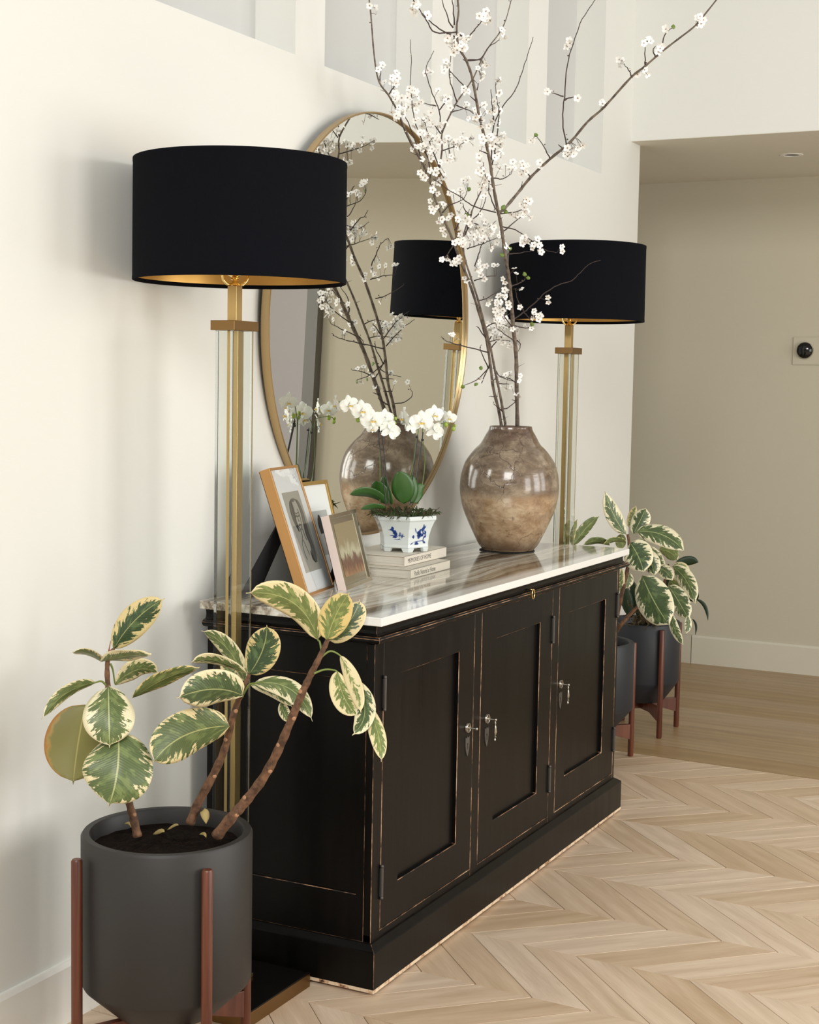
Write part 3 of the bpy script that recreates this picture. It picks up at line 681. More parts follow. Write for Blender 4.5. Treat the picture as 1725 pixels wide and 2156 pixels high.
# ------------------------------------------------------------------ vase and branches
def vase_m():
    mt = mat('crackled_taupe_glaze', (.3, .22, .15), .20, 0, Coat_Weight=.35, Coat_Roughness=.05); n = N(mt)
    g = n.co('Object'); z = n.new('ShaderNodeSeparateXYZ', {0: g}).outputs[2]
    n1 = n.noise(n.mapping(g, (1, 1, 1.7)), 11, 8, .72, .3); n2 = n.noise(g, 30, 5, .7)
    zz = n.math('ADD', n.math('MULTIPLY', n.math('SUBTRACT', z, .178), 40), n.math('MULTIPLY', n.math('SUBTRACT', n1, .5), 3), clamp=True)
    lo = n.ramp(n1, [(.34, (.20, .115, .06)), (.5, (.38, .26, .155)), (.62, (.52, .40, .265))])
    hi = n.ramp(n1, [(.34, (.10, .066, .040)), (.5, (.195, .142, .096)), (.64, (.34, .27, .19))])
    c = n.mix(zz, lo, hi)
    neck = n.math('MULTIPLY', n.math('SUBTRACT', n.math('ADD', z, n.math('MULTIPLY', n2, .22)), .445), 14, clamp=True)
    c = n.mix(n.math('MULTIPLY', neck, .8), c, (.085, .045, .028))
    foot = n.math('MULTIPLY', n.math('SUBTRACT', n.math('ADD', .045, n.math('MULTIPLY', n2, .03)), z), 25, clamp=True)
    c = n.mix(n.math('MULTIPLY', foot, .8), c, (.12, .075, .045))
    dist = n.new('ShaderNodeVectorMath', {0: g, 1: n.new('ShaderNodeVectorMath', {0: n.new('ShaderNodeTexNoise', {'Vector': g, 'Scale': 14.0, 'Detail': 4.0}).outputs[1], 3: .09}, operation='SCALE').outputs[0]}, operation='ADD').outputs[0]
    vo = n.new('ShaderNodeTexVoronoi', {'Vector': dist, 'Scale': 11.0}, feature='DISTANCE_TO_EDGE').outputs[0]
    crack = n.math('MULTIPLY', n.math('SUBTRACT', 1, n.math('MULTIPLY', vo, 42, clamp=True)), n.math('MULTIPLY', n.math('SUBTRACT', n.noise(g, 5, 2), .46), 9, clamp=True))
    c = n.mix(n.math('MULTIPLY', crack, .8), c, (.045, .022, .013))
    spot = n.math('MULTIPLY', n.math('SUBTRACT', n.noise(g, 38, 6, .75), .60), 12, clamp=True)
    n.link(n.mix(n.math('MULTIPLY', spot, .6), c, (.05, .028, .018)), 'Base Color')
    n.bump(n.math('ADD', n.math('MULTIPLY', n.noise(n.mapping(g, (1, 1, 6)), 8, 3), .7), n.math('MULTIPLY', crack, -.4)), .22, .006)
    return mt
VC = (1.515, -.25)
vprof = [(.080, .0), (.088, .0015), (.0905, .006), (.1022, .021), (.123, .062), (.1446, .110), (.1575, .145), (.1650, .180), (.1676, .207), (.1668, .228), (.1635, .255), (.1514, .295), (.1297, .327), (.1140, .345), (.1000, .359), (.0840, .388), (.0765, .400), (.0730, .408), (.0718, .414), (.0708, .4172), (.069, .418), (.0655, .4165), (.064, .408), (.070, .390), (.10, .34), (.13, .28)]
def resamp(pf):
    P = spline([(a, 0, b) for a, b in pf[:19]], 3); return [(p.x, p.z) for p in P]+pf[19:]
vz = bpy.data.objects.new('vase', None)
b = MB(); b.lathe([(r, z) for r, z in resamp(vprof)], 96, (0, 0), cap1=False)
me = b.mesh('vase', vase_m(), True); me.set_sharp_from_angle(angle=math.radians(60))
vz = bpy.data.objects.new('vase', me); COL.objects.link(vz); vz.location = (VC[0], VC[1], .9425)
tag(vz, 'big round-bellied glazed stoneware vase, mottled taupe and tan, on the marble', 'vase')
mt_ = MB().lathe([(.093, .9402), (.094, .9412), (.093, .9424)], 40, (VC[0]-.004, VC[1]+.002)); mt_.tube([(VC[0]-.088, VC[1]+.03, .9415), (VC[0]-.118, VC[1]+.052, .9415)], .0012, 6)
mo = mt_.build('felt_mat', mat('black_felt', (.008, .008, .008), .9)); tag(mo, 'thin black felt pad peeking out under the vase', 'felt pad')

BD = 5.04
def bdep(u, v, o=0):
    """distance along the view at which a branch point stands: o = distance from the wall, growing with height"""
    h = max(0, (900-v))/900.0
    y = -(o[0]+o[1]*h); uu = min(u, 1092)
    dr = FW+RT*((uu-862.5)/FPX)-UP*((v-1078)/FPX)
    return (y-CP.y)/dr.y
def petal_mesh():
    m_p = mat('white_petal', (.93, .92, .88), .6); m_c = mat('blossom_eye', (.22, .10, .05), .7); m_s = mat('stamen', (.30, .16, .08), .7)
    out = []
    for var in range(4):
        rr = random.Random(var); b = MB(); cup = rr.uniform(.15, .6)
        for p in range(5):
            a = p*2*pi/5+rr.uniform(-.1, .1); ca, sa = math.cos(a), math.sin(a); n0 = len(b.v); tw = rr.uniform(-.25, .25)
            rows = [(.10, .05), (.32, .27), (.62, .40), (.86, .30), (1.0, .08)]
            for rI, (l, hw) in enumerate(rows):
                z = cup*l*l*.5
                for s_ in (-1, 0, 1):
                    x = l; y = s_*hw; zz_ = z+abs(s_)*hw*.25+s_*tw*hw
                    b.v.append((x*ca-y*sa, x*sa+y*ca, zz_))
            for i in range(4):
                for j in range(2): q = n0+i*3+j; b.face((q, q+1, q+4, q+3), 0)
        b.sphere((0, 0, .04), .15, 6, 4, mat=1)
        for k_ in range(7):
            a = k_*.9+rr.random(); q = Vector((.26*math.cos(a), .26*math.sin(a), .24)); n0 = len(b.v)
            b.v += [(0, 0, .05), q+Vector((.02, 0, 0)), q+Vector((-.02, .015, .02))]; b.face((n0, n0+1, n0+2), 2)
            n0 = len(b.v); b.v += [q+Vector((.04, 0, 0)), q+Vector((0, .04, 0)), q+Vector((-.04, 0, .01)), q+Vector((0, -.04, 0))]; b.face((n0, n0+1, n0+2, n0+3), 2)
        out.append(b.mesh('blossom', [m_p, m_c, m_s], True))
    return out
FMS = petal_mesh()
M_BUD = mat('bud_cream', (.62, .58, .42), .6); M_BUDD = mat('bud_calyx', (.06, .035, .02), .7); M_YLEAF = mat('young_leaf', (.13, .20, .03), .5)
def branch(label, stems, twigs, clusters, o, rad=1.0, leaves=()):
    s0 = stems[0]; base = at(s0[0][0], s0[0][1], bdep(*s0[0], o))
    E_ = empty('blossom_branch', base, label, 'branch', None)
    segs = []
    def path(px, jit=0):
        P = spline([at(u, v, bdep(u, v, o)) for u, v in px], 4)
        return P
    for pts in stems:
        r0, r1 = pts[-1]; P = path(pts[:-1]); nn = len(P)
        if pts is stems[0]: P[0] = P[0]-Vector((0, 0, .05)); 
        rr = [(r0+(r1-r0)*i/(nn-1))*(1+.12*math.sin(i*2.3)) for i in range(nn)]
        MB().tube(P, rr, 8).build('stem', M_BRANCH, E_, smooth=True); segs.append(P)
    for pts in twigs:
        P = path(pts); nn = len(P)
        for i in range(1, nn-1): P[i] = P[i]+Vector((R.uniform(-1, 1), R.uniform(-1, 1), R.uniform(-1, 1)))*.0012
        MB().tube(P, [.0022+(.0009-.0022)*i/(nn-1) for i in range(nn)], 5).build('twig', M_TWIG, E_, smooth=True); segs.append(P)
    allp = [p for s_ in segs for p in s_]
    fl_n = 0; buds = MB()
    for (u, v, n, sp) in clusters:
        for _ in range(int(n*1.1+.5) if n > 3 else n):
            uu = u+R.gauss(0, sp*.68); vv = v+R.gauss(0, sp*.68)
            d = bdep(uu, vv, o)+R.uniform(-.02, .012)
            p = at(uu, vv, d)
            # attach: nearest twig point
            q = min(allp, key=lambda a: (a-p).length_squared)
            if (q-p).length > .035: p = q+(p-q).normalized()*.035
            dirn = ((p-q).normalized()*.6+(CP-p).normalized()*.75+Vector((R.uniform(-1, 1), R.uniform(-1, 1), R.uniform(-1, 1)))*.65).normalized()
            ob = bpy.data.objects.new('blossom', FMS[R.randrange(4)]); COL.objects.link(ob)
            sc_ = R.uniform(.0092, .0122)
            ob.parent = E_; ob.location = p-E_.location; ob.rotation_euler = dirn.to_track_quat('Z', 'Y').to_euler(); ob.scale = (sc_,)*3
            buds.tube([q, (q+p)/2+Vector((0, 0, .002)), p-dirn*.001], .0006, 3, 1)
            fl_n += 1
    for _ in range(26*len(stems)):
        q = R.choice(allp); dd = Vector((R.uniform(-1, 1), R.uniform(-1, 1), R.uniform(-.2, 1))).normalized(); L = R.uniform(.004, .010)
        buds.tube([q, q+dd*L], .0005, 3, 1); buds.sphere(q+dd*L, R.uniform(.0014, .0026), 6, 4, mat=R.choice((0, 1, 1)))
    print('blossoms', fl_n)
    # spines and stubs on the old wood
    for _ in range(10):
        q = R.choice(segs[0]); dd = Vector((R.uniform(-1, 1), R.uniform(-1, 1), R.uniform(-.1, .6))).normalized()
        buds.tube([q, q+dd*R.uniform(.015, .035)], [.0012, .0003], 4, 1)
    bo = buds.build('buds', [M_BUD, M_BUDD], E_, smooth=True); bo['kind'] = 'stuff'
    for (u, v, du, dv) in leaves:
        leaf(E_, (u, v), (u+du, v+dv), bdep(u, v, o), bdep(u, v, o), 9, R.uniform(-20, 20), (1, 1), 0, mats=[M_YLEAF], name='young_leaf', nx=2, ny=6)
    return E_
A_st = [[(1057,902),(1050,862),(1039,817),(1032,762),(1024,713),(1007,652),(987,591),(969,548),(957,514),(944,482),(929,450),(917,420),(908,386),(893,350),(876,319),(856,278),(836,232),(818,200),(798,171),(788,116),(781,29),(776,-12),(.0054,.0020)],
        [(917,420),(914,390),(924,360),(931,316),(931,281),(949,240),(963,214),(981,188),(998,162),(1014,126),(1030,98),(1050,72),(1065,43),(1078,-5),(.0032,.0016)]]
A_tw = [[(908,384),(902,339),(891,304),(876,261),(870,232),(865,180),(866,130),(864,83)],
        [(931,281),(928,261),(925,232),(911,197),(898,157),(899,139),(914,107)],[(925,232),(941,212),(950,200)],[(918,223),(894,217)],
        [(962,214),(954,188),(946,162),(949,128),(953,84)],[(981,186),(962,165),(943,145)],[(962,222),(986,232),(1005,243)],[(952,236),(976,229)],
        [(931,317),(963,307),(986,296)],[(928,281),(909,255)],[(1014,126),(983,128),(975,124)],[(925,352),(905,300),(896,262),(888,250)],
        [(893,350),(872,290),(856,250),(845,232)],[(876,319),(860,292),(838,240)],[(818,200),(832,180),(838,172)],[(800,172),(802,150)],
        [(929,450),(950,430),(975,420),(985,400)],[(957,514),(938,541),(930,545)],[(958,484),(975,458),(982,455),(990,440)],
        [(1028,742),(970,727),(943,719),(929,709)],[(1028,774),(1013,740),(1012,728)],[(1030,774),(1004,800),(978,811)],[(1033,762),(1015,806),(1018,797)],
        [(1024,713),(1008,690),(1006,688)],[(1033,736),(1062,698),(1085,678)],[(1026,722),(1050,684),(1074,660)],[(1010,632),(1030,626),(1062,603)],[(999,591),(1024,583),(1045,581)],
        [(1000,560),(1010,530),(1016,513),(1030,501)],[(1050,862),(1071,858),(1086,843),(1082,830)],[(1047,835),(1030,835)]]
A_cl = [(777,14,3,10),(797,28,1,4),(803,140,3,8),(829,170,7,12),(838,208,6,14),(829,205,4,10),(845,225,6,14),(868,206,6,12),(875,215,3,10),(842,235,3,10),(858,240,5,14),(880,262,6,16),(895,256,5,12),(904,282,6,16),(890,300,6,14),(876,312,4,8),(915,302,6,16),(902,320,6,14),(908,285,4,12),(925,262,4,10),(948,300,5,10),(958,306,3,8),(988,292,6,10),(910,360,4,10),(883,375,3,8),(897,372,2,6),(912,400,3,10),(909,440,3,10),(929,432,4,10),(938,456,4,10),(933,490,3,8),(939,200,4,12),(948,212,3,10),(941,136,4,10),(934,143,2,6),(896,148,2,8),(911,155,1,4),(983,190,3,8),(1014,140,4,10),(1022,170,3,8),(1026,178,3,6),(984,225,4,10),(996,238,4,10),(1057,66,3,8),(1068,72,3,8),(965,300,3,10),(942,350,5,12),(925,378,5,12),(945,385,4,12),(955,375,4,12),(968,372,4,12),(980,372,2,8),(975,402,3,10),
        (932,547,2,4),(947,552,4,8),(963,552,3,6),(952,705,2,4),(960,712,1,3),(1010,800,1,5),(983,584,3,6),(1010,568,6,12),(1018,556,3,8),(1034,528,3,8),(1044,540,2,5),(1024,636,1,4),(1032,630,1,4),(1035,683,8,14),(1045,693,7,14),(1058,672,6,12),(1025,700,4,8),(1064,680,5,10),(1050,790,3,8),(1062,782,3,6),(1044,790,2,6),(1060,700,5,10)]
branch('blossom branch in the vase leaning far left across the mirror edge', A_st, A_tw, A_cl, (.222, .0), leaves=[(978,811,-8,4),(1000,806,4,6),(1010,778,3,-8),(984,400,6,-6)])
B_st = [[(1066,902),(1054,835),(1042,777),(1032,727),(1019,678),(1007,632),(993,588),(981,551),(975,516),(978,490),(987,462),(1000,430),(1013,403),(1022,386),(.0046,.0018)]]
B_tw = [[(978,496),(962,515),(960,470)],[(981,493),(995,443),(1007,414),(1021,388)],[(976,500),(995,470),(1024,480),(1045,465)],[(984,524),(1016,513),(1048,500)],[(984,468),(1005,455),(1020,430),(1025,410)],[(990,455),(978,440),(975,428)],
        [(1042,777),(1054,793),(1086,804)],[(1060,868),(1045,855),(1040,850)],[(1030,720),(1045,716),(1080,718)],[(1022,690),(1045,680),(1075,690)],[(1048,808),(1072,809)]]
B_cl = [(975,505,6,12),(990,510,5,10),(968,509,4,8),(998,498,6,14),(1010,488,6,14),(1023,482,5,12),(1035,480,5,10),(1048,498,4,8),(1012,470,6,14),(1000,478,5,12),(990,470,4,10),(1028,488,4,10),(960,457,2,5),(978,462,3,8),(1022,492,4,10),(1060,715,3,8),(1078,722,4,8),(1098,722,3,8),(1082,728,2,6),(1046,700,4,12),(1058,688,4,10),(1062,495,3,6)]
branch('slim blossom branch in the vase, the middle one between the other two', B_st, B_tw, B_cl, (.236, .07), leaves=[(984,458,-4,-10)])
C_st = [[(1090,902),(1088,806),(1087,748),(1082,698),(1078,649),(1074,603),(1068,562),(1062,522),(1056,478),(1050,449),(1047,435),(1039,391),(1033,348),(1025,307),(1015,267),(1007,232),(998,180),(992,154),(981,125),(966,98),(962,58),(966,23),(962,-12),(.0072,.0024)],
        [(1051,447),(1062,440),(1091,406),(1117,374),(1157,336),(1201,299),(1238,256),(1273,225),(1328,164),(1359,139),(1394,109),(1426,84),(1461,57),(1484,31),(1515,-8),(.0048,.0020)]]
C_tw = [[(1044,447),(1001,435),(972,417),(926,386),(912,376)],[(960,68),(917,68),(902,49),(885,23),(867,-8)],[(957,77),(925,61),(902,41),(890,28)],[(954,58),(943,38),(928,-8)],[(957,52),(955,20),(952,-8)],[(966,70),(975,85),(962,110)],
        [(970,100),(992,71),(1011,49),(1030,23)],[(983,127),(1012,123),(1030,98),(1052,84)],
        [(1033,349),(1038,281),(1044,252),(1062,220),(1088,186),(1099,154),(1111,116),(1123,78)],[(1041,262),(1037,226),(1034,188)],[(1036,348),(1047,290),(1051,232),(1047,214),(1044,174)],[(1025,323),(1010,316)],[(1031,383),(1021,368),(1018,342)],[(1043,440),(1030,406),(1030,385)],[(1005,190),(1008,175)],[(1003,214),(990,202)],
        [(1040,375),(1058,376),(1077,366)],[(1118,372),(1103,358)],[(1158,333),(1146,310),(1130,286)],[(1193,305),(1185,254),(1189,203),(1195,137),(1203,106),(1222,51),(1242,16),(1258,-6)],[(1189,211),(1203,205),(1218,203)],[(1187,203),(1163,196)],
        [(1330,162),(1325,148),(1316,137)],[(1359,137),(1358,112),(1359,90)],[(1394,109),(1400,74),(1416,59)],[(1380,120),(1376,105),(1381,98)],[(1098,395),(1100,386)],[(1183,310),(1176,304)],
        [(1058,477),(1085,484),(1112,501),(1146,525),(1172,532)],[(1062,486),(1088,464),(1106,452)],[(1055,450),(1080,447),(1100,440),(1103,420)],[(1071,535),(1097,532),(1126,527)],
        [(1081,672),(1103,658),(1126,638),(1149,616),(1175,601),(1204,591),(1222,574),(1242,556),(1265,548)],[(1103,656),(1091,632),(1085,609)],[(1077,603),(1103,591),(1107,580)],[(1103,658),(1113,668),(1120,678)],[(1085,686),(1106,690),(1120,688)],[(1088,806),(1070,796),(1054,793)],[(1090,845),(1078,842)],[(1087,720),(1060,702),(1045,690)],[(1080,690),(1058,660),(1052,640)],[(1082,712),(1096,724),(1092,740)]]
C_cl = [(1016,230,4,10),(1008,250,4,8),(1046,195,2,6),(1036,222,4,10),(1044,232,4,8),(1050,170,3,6),(1040,260,3,8),(1022,280,4,10),(1028,300,6,12),(1040,305,6,14),(1055,310,5,12),(1062,322,4,10),(1048,335,4,10),(1015,250,3,6),(1012,350,4,10),(1018,372,5,12),(1010,390,4,10),(1028,402,4,10),(1045,350,3,10),(1058,290,3,10),(1026,30,6,10),(1030,42,4,8),(1018,38,3,6),(966,82,7,12),(974,92,5,10),(960,105,4,8),(985,78,3,6),(940,82,3,6),(868,22,3,8),(880,12,2,6),(896,35,1,4),
        (1096,365,3,7),(1105,350,5,8),(1084,356,3,6),(1125,290,3,6),(1142,345,4,8),(1208,318,7,10),(1200,325,4,8),(1222,310,3,6),(1230,308,2,4),(1197,98,4,7),(1201,90,2,5),(1150,195,2,4),(1163,192,1,3),(1220,206,3,6),(1264,216,3,6),(1307,128,4,7),(1357,152,4,8),(1362,82,3,7),(1372,82,1,3),(1403,62,2,5),(1388,105,3,5),(1468,47,4,8),(1475,40,3,6),
        (1108,421,3,7),(1102,432,4,8),(1095,448,5,10),(1088,452,3,8),(1108,455,2,6),(1106,508,4,7),(1121,518,4,6),(1134,510,3,5),(1138,530,2,4),(1100,505,2,5),(1182,518,1,2),(1184,528,1,2),(1083,564,1,2),(1084,576,1,2),(1096,608,1,2),(1057,600,2,4),(1064,612,2,4),(1071,642,2,4),(1060,628,3,6),(1050,640,4,8),(1055,655,5,10),(1045,670,5,10),(1094,648,1,2),(1152,626,1,2),(1154,637,1,3),(1125,658,3,5),(1138,660,3,5),(1130,672,3,6),(1122,690,3,7),(1085,694,3,6),(1093,799,3,5),(1072,785,3,7),(1090,835,3,6),(1062,840,1,4),(1070,520,2,4),(1050,600,1,3)]
branch('tallest blossom branch in the vase, forking to a long limb reaching right', C_st, C_tw, C_cl, (.268, .26), leaves=[(1055,440,8,-9),(1060,444,10,2),(1105,582,-2,-10),(1108,584,8,-1),(1118,678,4,9),(1069,524,8,-4),(1130,288,-4,-8),(1416,60,2,-9),(1359,90,0,-9),(1052,534,10,4)])

# ------------------------------------------------------------------ books
def book(x0, x1, yf, yb, z0, z1, rot, label, title, ts, pagecol, script=False):
    E_ = empty('book', ((x0+x1)/2, yf, z0), label, 'book', None)
    mc_ = mat('book_cloth', pagecol, .6); mp_ = mat('page_edges', (.62, .58, .50), .8); n = N(mp_)
    g = n.co('Object'); n.link(n.ramp(n.noise(n.mapping(g, (3, 3, 500)), 1, 3), [(.35, (.50, .46, .39)), (.65, (.72, .68, .60))]), 'Base Color')
    c = MB(); c.box((x0, yf, z0), (x1, yb, z0+.0025)); c.box((x0, yf, z1-.0025), (x1, yb, z1)); c.box((x0, yf, z0), (x1, yf+.0025, z1))
    parts = [c.build('cover', mc_, E_, bevel=.0006), MB().box((x0+.004, yf+.0026, z0+.0026), (x1-.004, yb-.004, z1-.0026)).build('page_block', mp_, E_)]
    cu = bpy.data.curves.new('t', 'FONT'); cu.body = title; cu.size = 1; cu.align_y = 'CENTER'
    to = bpy.data.objects.new('t', cu); COL.objects.link(to)
    me = bpy.data.meshes.new_from_object(to); bpy.data.objects.remove(to)
    xsx = [v.co.x for v in me.vertices]; ysy = [v.co.y for v in me.vertices]
    w0, h0 = max(xsx)-min(xsx), max(ysy)-min(ysy); L_, H_ = ts
    for v in me.vertices:
        a, b_ = (v.co.x-min(xsx))/w0*L_, (v.co.y-(max(ysy)+min(ysy))/2)/h0*H_
        v.co = (x0+.022+a, yf-.0003, (z0+z1)/2+b_)
    me.materials.clear(); me.materials.append(mat('title_ink', (.10, .09, .08), .6))
    to = bpy.data.objects.new('spine_title', me); COL.objects.link(to); kid(to, E_)
    E_.rotation_euler = (0, 0, rot)
    return E_
book(.6615, .944, -.309, -.085, .9402, .9672, math.radians(2.2), 'lower cream book of the pair stacked on the marble under the orchid', 'Pacific Natural at Home', (.150, .0140), (.60, .56, .47))
book(.7035, 1.008, -.266, -.062, .9676, .9984, math.radians(2.2), 'upper cream book directly beneath the blue and white orchid pot', 'MEMORIES OF HOME', (.165, .0130), (.66, .61, .52))

# ------------------------------------------------------------------ orchid
oc_ = Vector((.846, -.196, .9988)); odep = (Vector((oc_.x, oc_.y, 1.05))-CP).dot(FW)
orch = empty('potted_orchid', oc_, 'white moth orchid in a six-sided blue and white china pot on the books', 'potted plant')
M_CHINA = mat('pale_china_glaze', (.66, .71, .70), .15, 0, Coat_Weight=.5); M_BLUE = mat('cobalt_painting', (.012, .045, .22), .3)
psi = math.atan2(-(oc_.y-CP.y), -(oc_.x-CP.x))+math.radians(9.5)      # angle of the corner nearest the viewer's side
def hexr(r, z): return [(oc_.x+r*math.cos(psi+q*pi/3), oc_.y+r*math.sin(psi+q*pi/3), oc_.z+z) for q in range(6)]
b = MB().rings([hexr(r, z) for r, z in ((.074, .012), (.0775, .014), (.0765, .022), (.079, .045), (.0865, .070), (.097, .092), (.1015, .097), (.1015, .106), (.099, .1085), (.090, .1085), (.087, .104), (.080, .085))], True, False)
b.build('pot', M_CHINA, orch, bevel=.0016, seg=2)
for q in range(6):
    a = psi+q*pi/3; c = Vector((oc_.x+.066*math.cos(a), oc_.y+.066*math.sin(a), 0)); d = Vector((math.cos(a), math.sin(a), 0)); t = Vector((-d.y, d.x, 0))
    rr = [[c+d*x*s_+t*y*s_+Vector((0, 0, z)) for x, y in ((.012, 0), (.002, .020), (-.010, .016), (-.010, -.016), (.002, -.020))] for z, s_ in ((oc_.z, .72), (oc_.z+.0125, 1.0))]
    MB().rings(rr).build('pot_foot', M_CHINA, orch, bevel=.001)
def facepaint(q, blobs, name):
    a0, a1 = psi+q*pi/3, psi+(q+1)*pi/3; b = MB()
    def P(s_, z):
        # radius by height
        tb = [(.074, .012), (.0765, .022), (.079, .045), (.0865, .070), (.097, .092)]
        for (r0, z0), (r1, z1) in zip(tb, tb[1:]):
            if z <= z1: r = r0+(r1-r0)*(z-z0)/(z1-z0); break
        else: r = .097
        p0 = Vector((math.cos(a0), math.sin(a0), 0))*r; p1 = Vector((math.cos(a1), math.sin(a1), 0))*r
        mid = (p0+p1).normalized(); return Vector((oc_.x, oc_.y, oc_.z+z))+p0*(1-s_)+p1*s_+mid*.0007
    for s_, z, ws, hz, an in blobs:
        pts = []
        for k_ in range(10):
            t = 2*pi*k_/10; x = ws*math.cos(t)*(1+.25*math.sin(k_*3.1)); y = hz*math.sin(t)*(1+.25*math.cos(k_*2.3))
            pts.append(P(s_+(x*math.cos(an)-y*math.sin(an))/.078, z+x*math.sin(an)+y*math.cos(an)))
        n0 = len(b.v); b.v += pts; b.face(list(range(n0, n0+10)))
    return b.build(name, M_BLUE, orch)
rf = random.Random(3)
# q=-1 is the face left of the near corner, q=0 the face right of it
left = [(.60, .072, .004, .0045, 0), (.62, .066, .007, .0035, .4), (.545, .060, .0065, .006, 1), (.50, .054, .005, .0065, .3), (.585, .049, .013, .0015, .1), (.555, .045, .007, .003, 0), (.36, .053, .0014, .008, .2), (.30, .051, .0014, .009, -.1), (.24, .050, .0014, .007, .2), (.29, .050, .011, .0011, .1), (.70, .066, .006, .0009, .1), (.45, .038, .012, .0007, 0), (.38, .040, .0012, .003, .3)]
right = [(.50+rf.gauss(0, .13), .052+rf.gauss(0, .012), rf.uniform(.0015, .005), rf.uniform(.0015, .006), rf.uniform(0, 3)) for _ in range(20)]
right += [(.5, .052, .008, .008, .3), (.48, .06, .005, .007, 0), (.62, .077, .002, .007, .3), (.5, .033, .022, .0012, .1), (.22, .047, .004, .005, 0), (.16, .027, .006, .0014, .5), (.80, .05, .0015, .008, .3), (.72, .04, .0015, .009, -.2), (.30, .066, .0015, .008, .4), (.66, .070, .0018, .010, -.3)]
facepaint(-1, [(1-a, z, w_, h_, an) for a, z, w_, h_, an in left][:0]+[(a, z, w_, h_, -an) for a, z, w_, h_, an in [(1-x[0], *x[1:]) for x in left]] , 'painted_motif')
facepaint(0, right, 'painted_motif')
facepaint(1, [(.25, .085, .001, .006, .1), (.25, .086, .006, .001, .1)], 'painted_motif')
def od(u, v):
    y = oc_.y+(.10*(843-u)/137 if u < 843 else -.04*(u-843)/110)
    dr = FW+RT*((u-862.5)/FPX)-UP*((v-1078)/FPX)
    return (y-CP.y)/dr.y
M_MOSS = mat('green_moss', (.035, .06, .012), .9); M_MOSSB = mat('brown_moss', (.05, .035, .015), .9)
b = MB()
b.rings([hexr(.087, .096), hexr(.05, .106), hexr(.01, .110)], True, True)
for i in range(420):
    a = R.uniform(0, 2*pi); r = .105*math.sqrt(R.random()); p = Vector((oc_.x+r*math.cos(a), oc_.y+r*math.sin(a)*.9, oc_.z+.100+R.uniform(0, .012)))
    if r > .085: p.z = oc_.z+.112
    q = p+Vector((math.cos(a)*R.uniform(0, .028)+R.uniform(-.016, .016), math.sin(a)*R.uniform(0, .02)+R.uniform(-.014, .014), R.uniform(-.012, .016)))
    b.tube([p, (p+q)/2+Vector((0, 0, R.uniform(0, .006))), q], [.0022, .0016, .0006], 4, R.choice((0, 0, 1)))
o = b.build('moss', [M_MOSS, M_MOSSB], orch); o['kind'] = 'stuff'
for b0, tp, w_, rl, be, fo in (((852,1060),(838,993),50,-8,(4,0),.1), ((815,1062),(737,1041),30,45,(2,-12),.25), ((816,1060),(792,1012),36,25,(-4,0),.2), ((874,1060),(894,1022),28,-25,(-2,-6),.2), ((866,1060),(868,1000),26,-30,(4,0),.2), ((812,1070),(760,1072),16,40,(0,-4),.2), ((826,1062),(808,1000),24,40,(-6,0),.2)):
    leaf(orch, b0, tp, od(*b0), od(*tp)+.0*w_, w_, rl, be, 0, mats=[M_OLEAF, M_OLEAFB], shape=.58, fold=fo, acum=.02, nx=6, ny=16)
M_STAKE = mat('dark_stake', (.012, .010, .012), .35); M_SPIKE = mat('green_spike', (.10, .17, .03), .5)
for a, b_ in (((795, 892), (813, 1064)), ((803, 896), (820, 1064)), ((880, 915), (863, 1064)), ((891, 910), (869, 1064))):
    MB().tube([at(*a, od(*a)-.005), at(*b_, od(*a)-.012)], .0018, 6).build('stake', M_STAKE, orch)
for pts in ([(800, 1066), (800, 960), (797, 905), (790, 890), (770, 875), (745, 860), (722, 846), (706, 850)], [(820, 1066), (812, 985), (805, 905), (815, 890), (830, 880), (838, 888)],
            [(850, 1062), (858, 1020), (870, 978), (876, 930), (881, 905), (868, 892), (852, 880), (848, 884)], [(880, 1062), (891, 1011), (895, 962), (890, 920), (893, 898), (915, 892), (940, 892), (952, 897), (957, 905)]):
    MB().tube(spline([at(u, v, od(u, v)+.004) for u, v in pts], 4), .0013, 6).build('flower_spike', M_SPIKE, orch, smooth=True)
for u, v in ((794, 903), (801, 908), (878, 920), (890, 926)):
    MB().sphere(at(u, v, od(u, v)-.006), .0042, 8, 5, (1.3, 1.3, .8)).build('stake_clip', M_STAKE, orch, smooth=True)
M_OP = mat('orchid_petal', (.86, .87, .80), .5, 0, Subsurface_Weight=.15, Subsurface_Scale=.01); M_OL = mat('orchid_lip', (.80, .62, .20), .5); M_OLR = mat('orchid_lip_mark', (.42, .12, .06), .5)
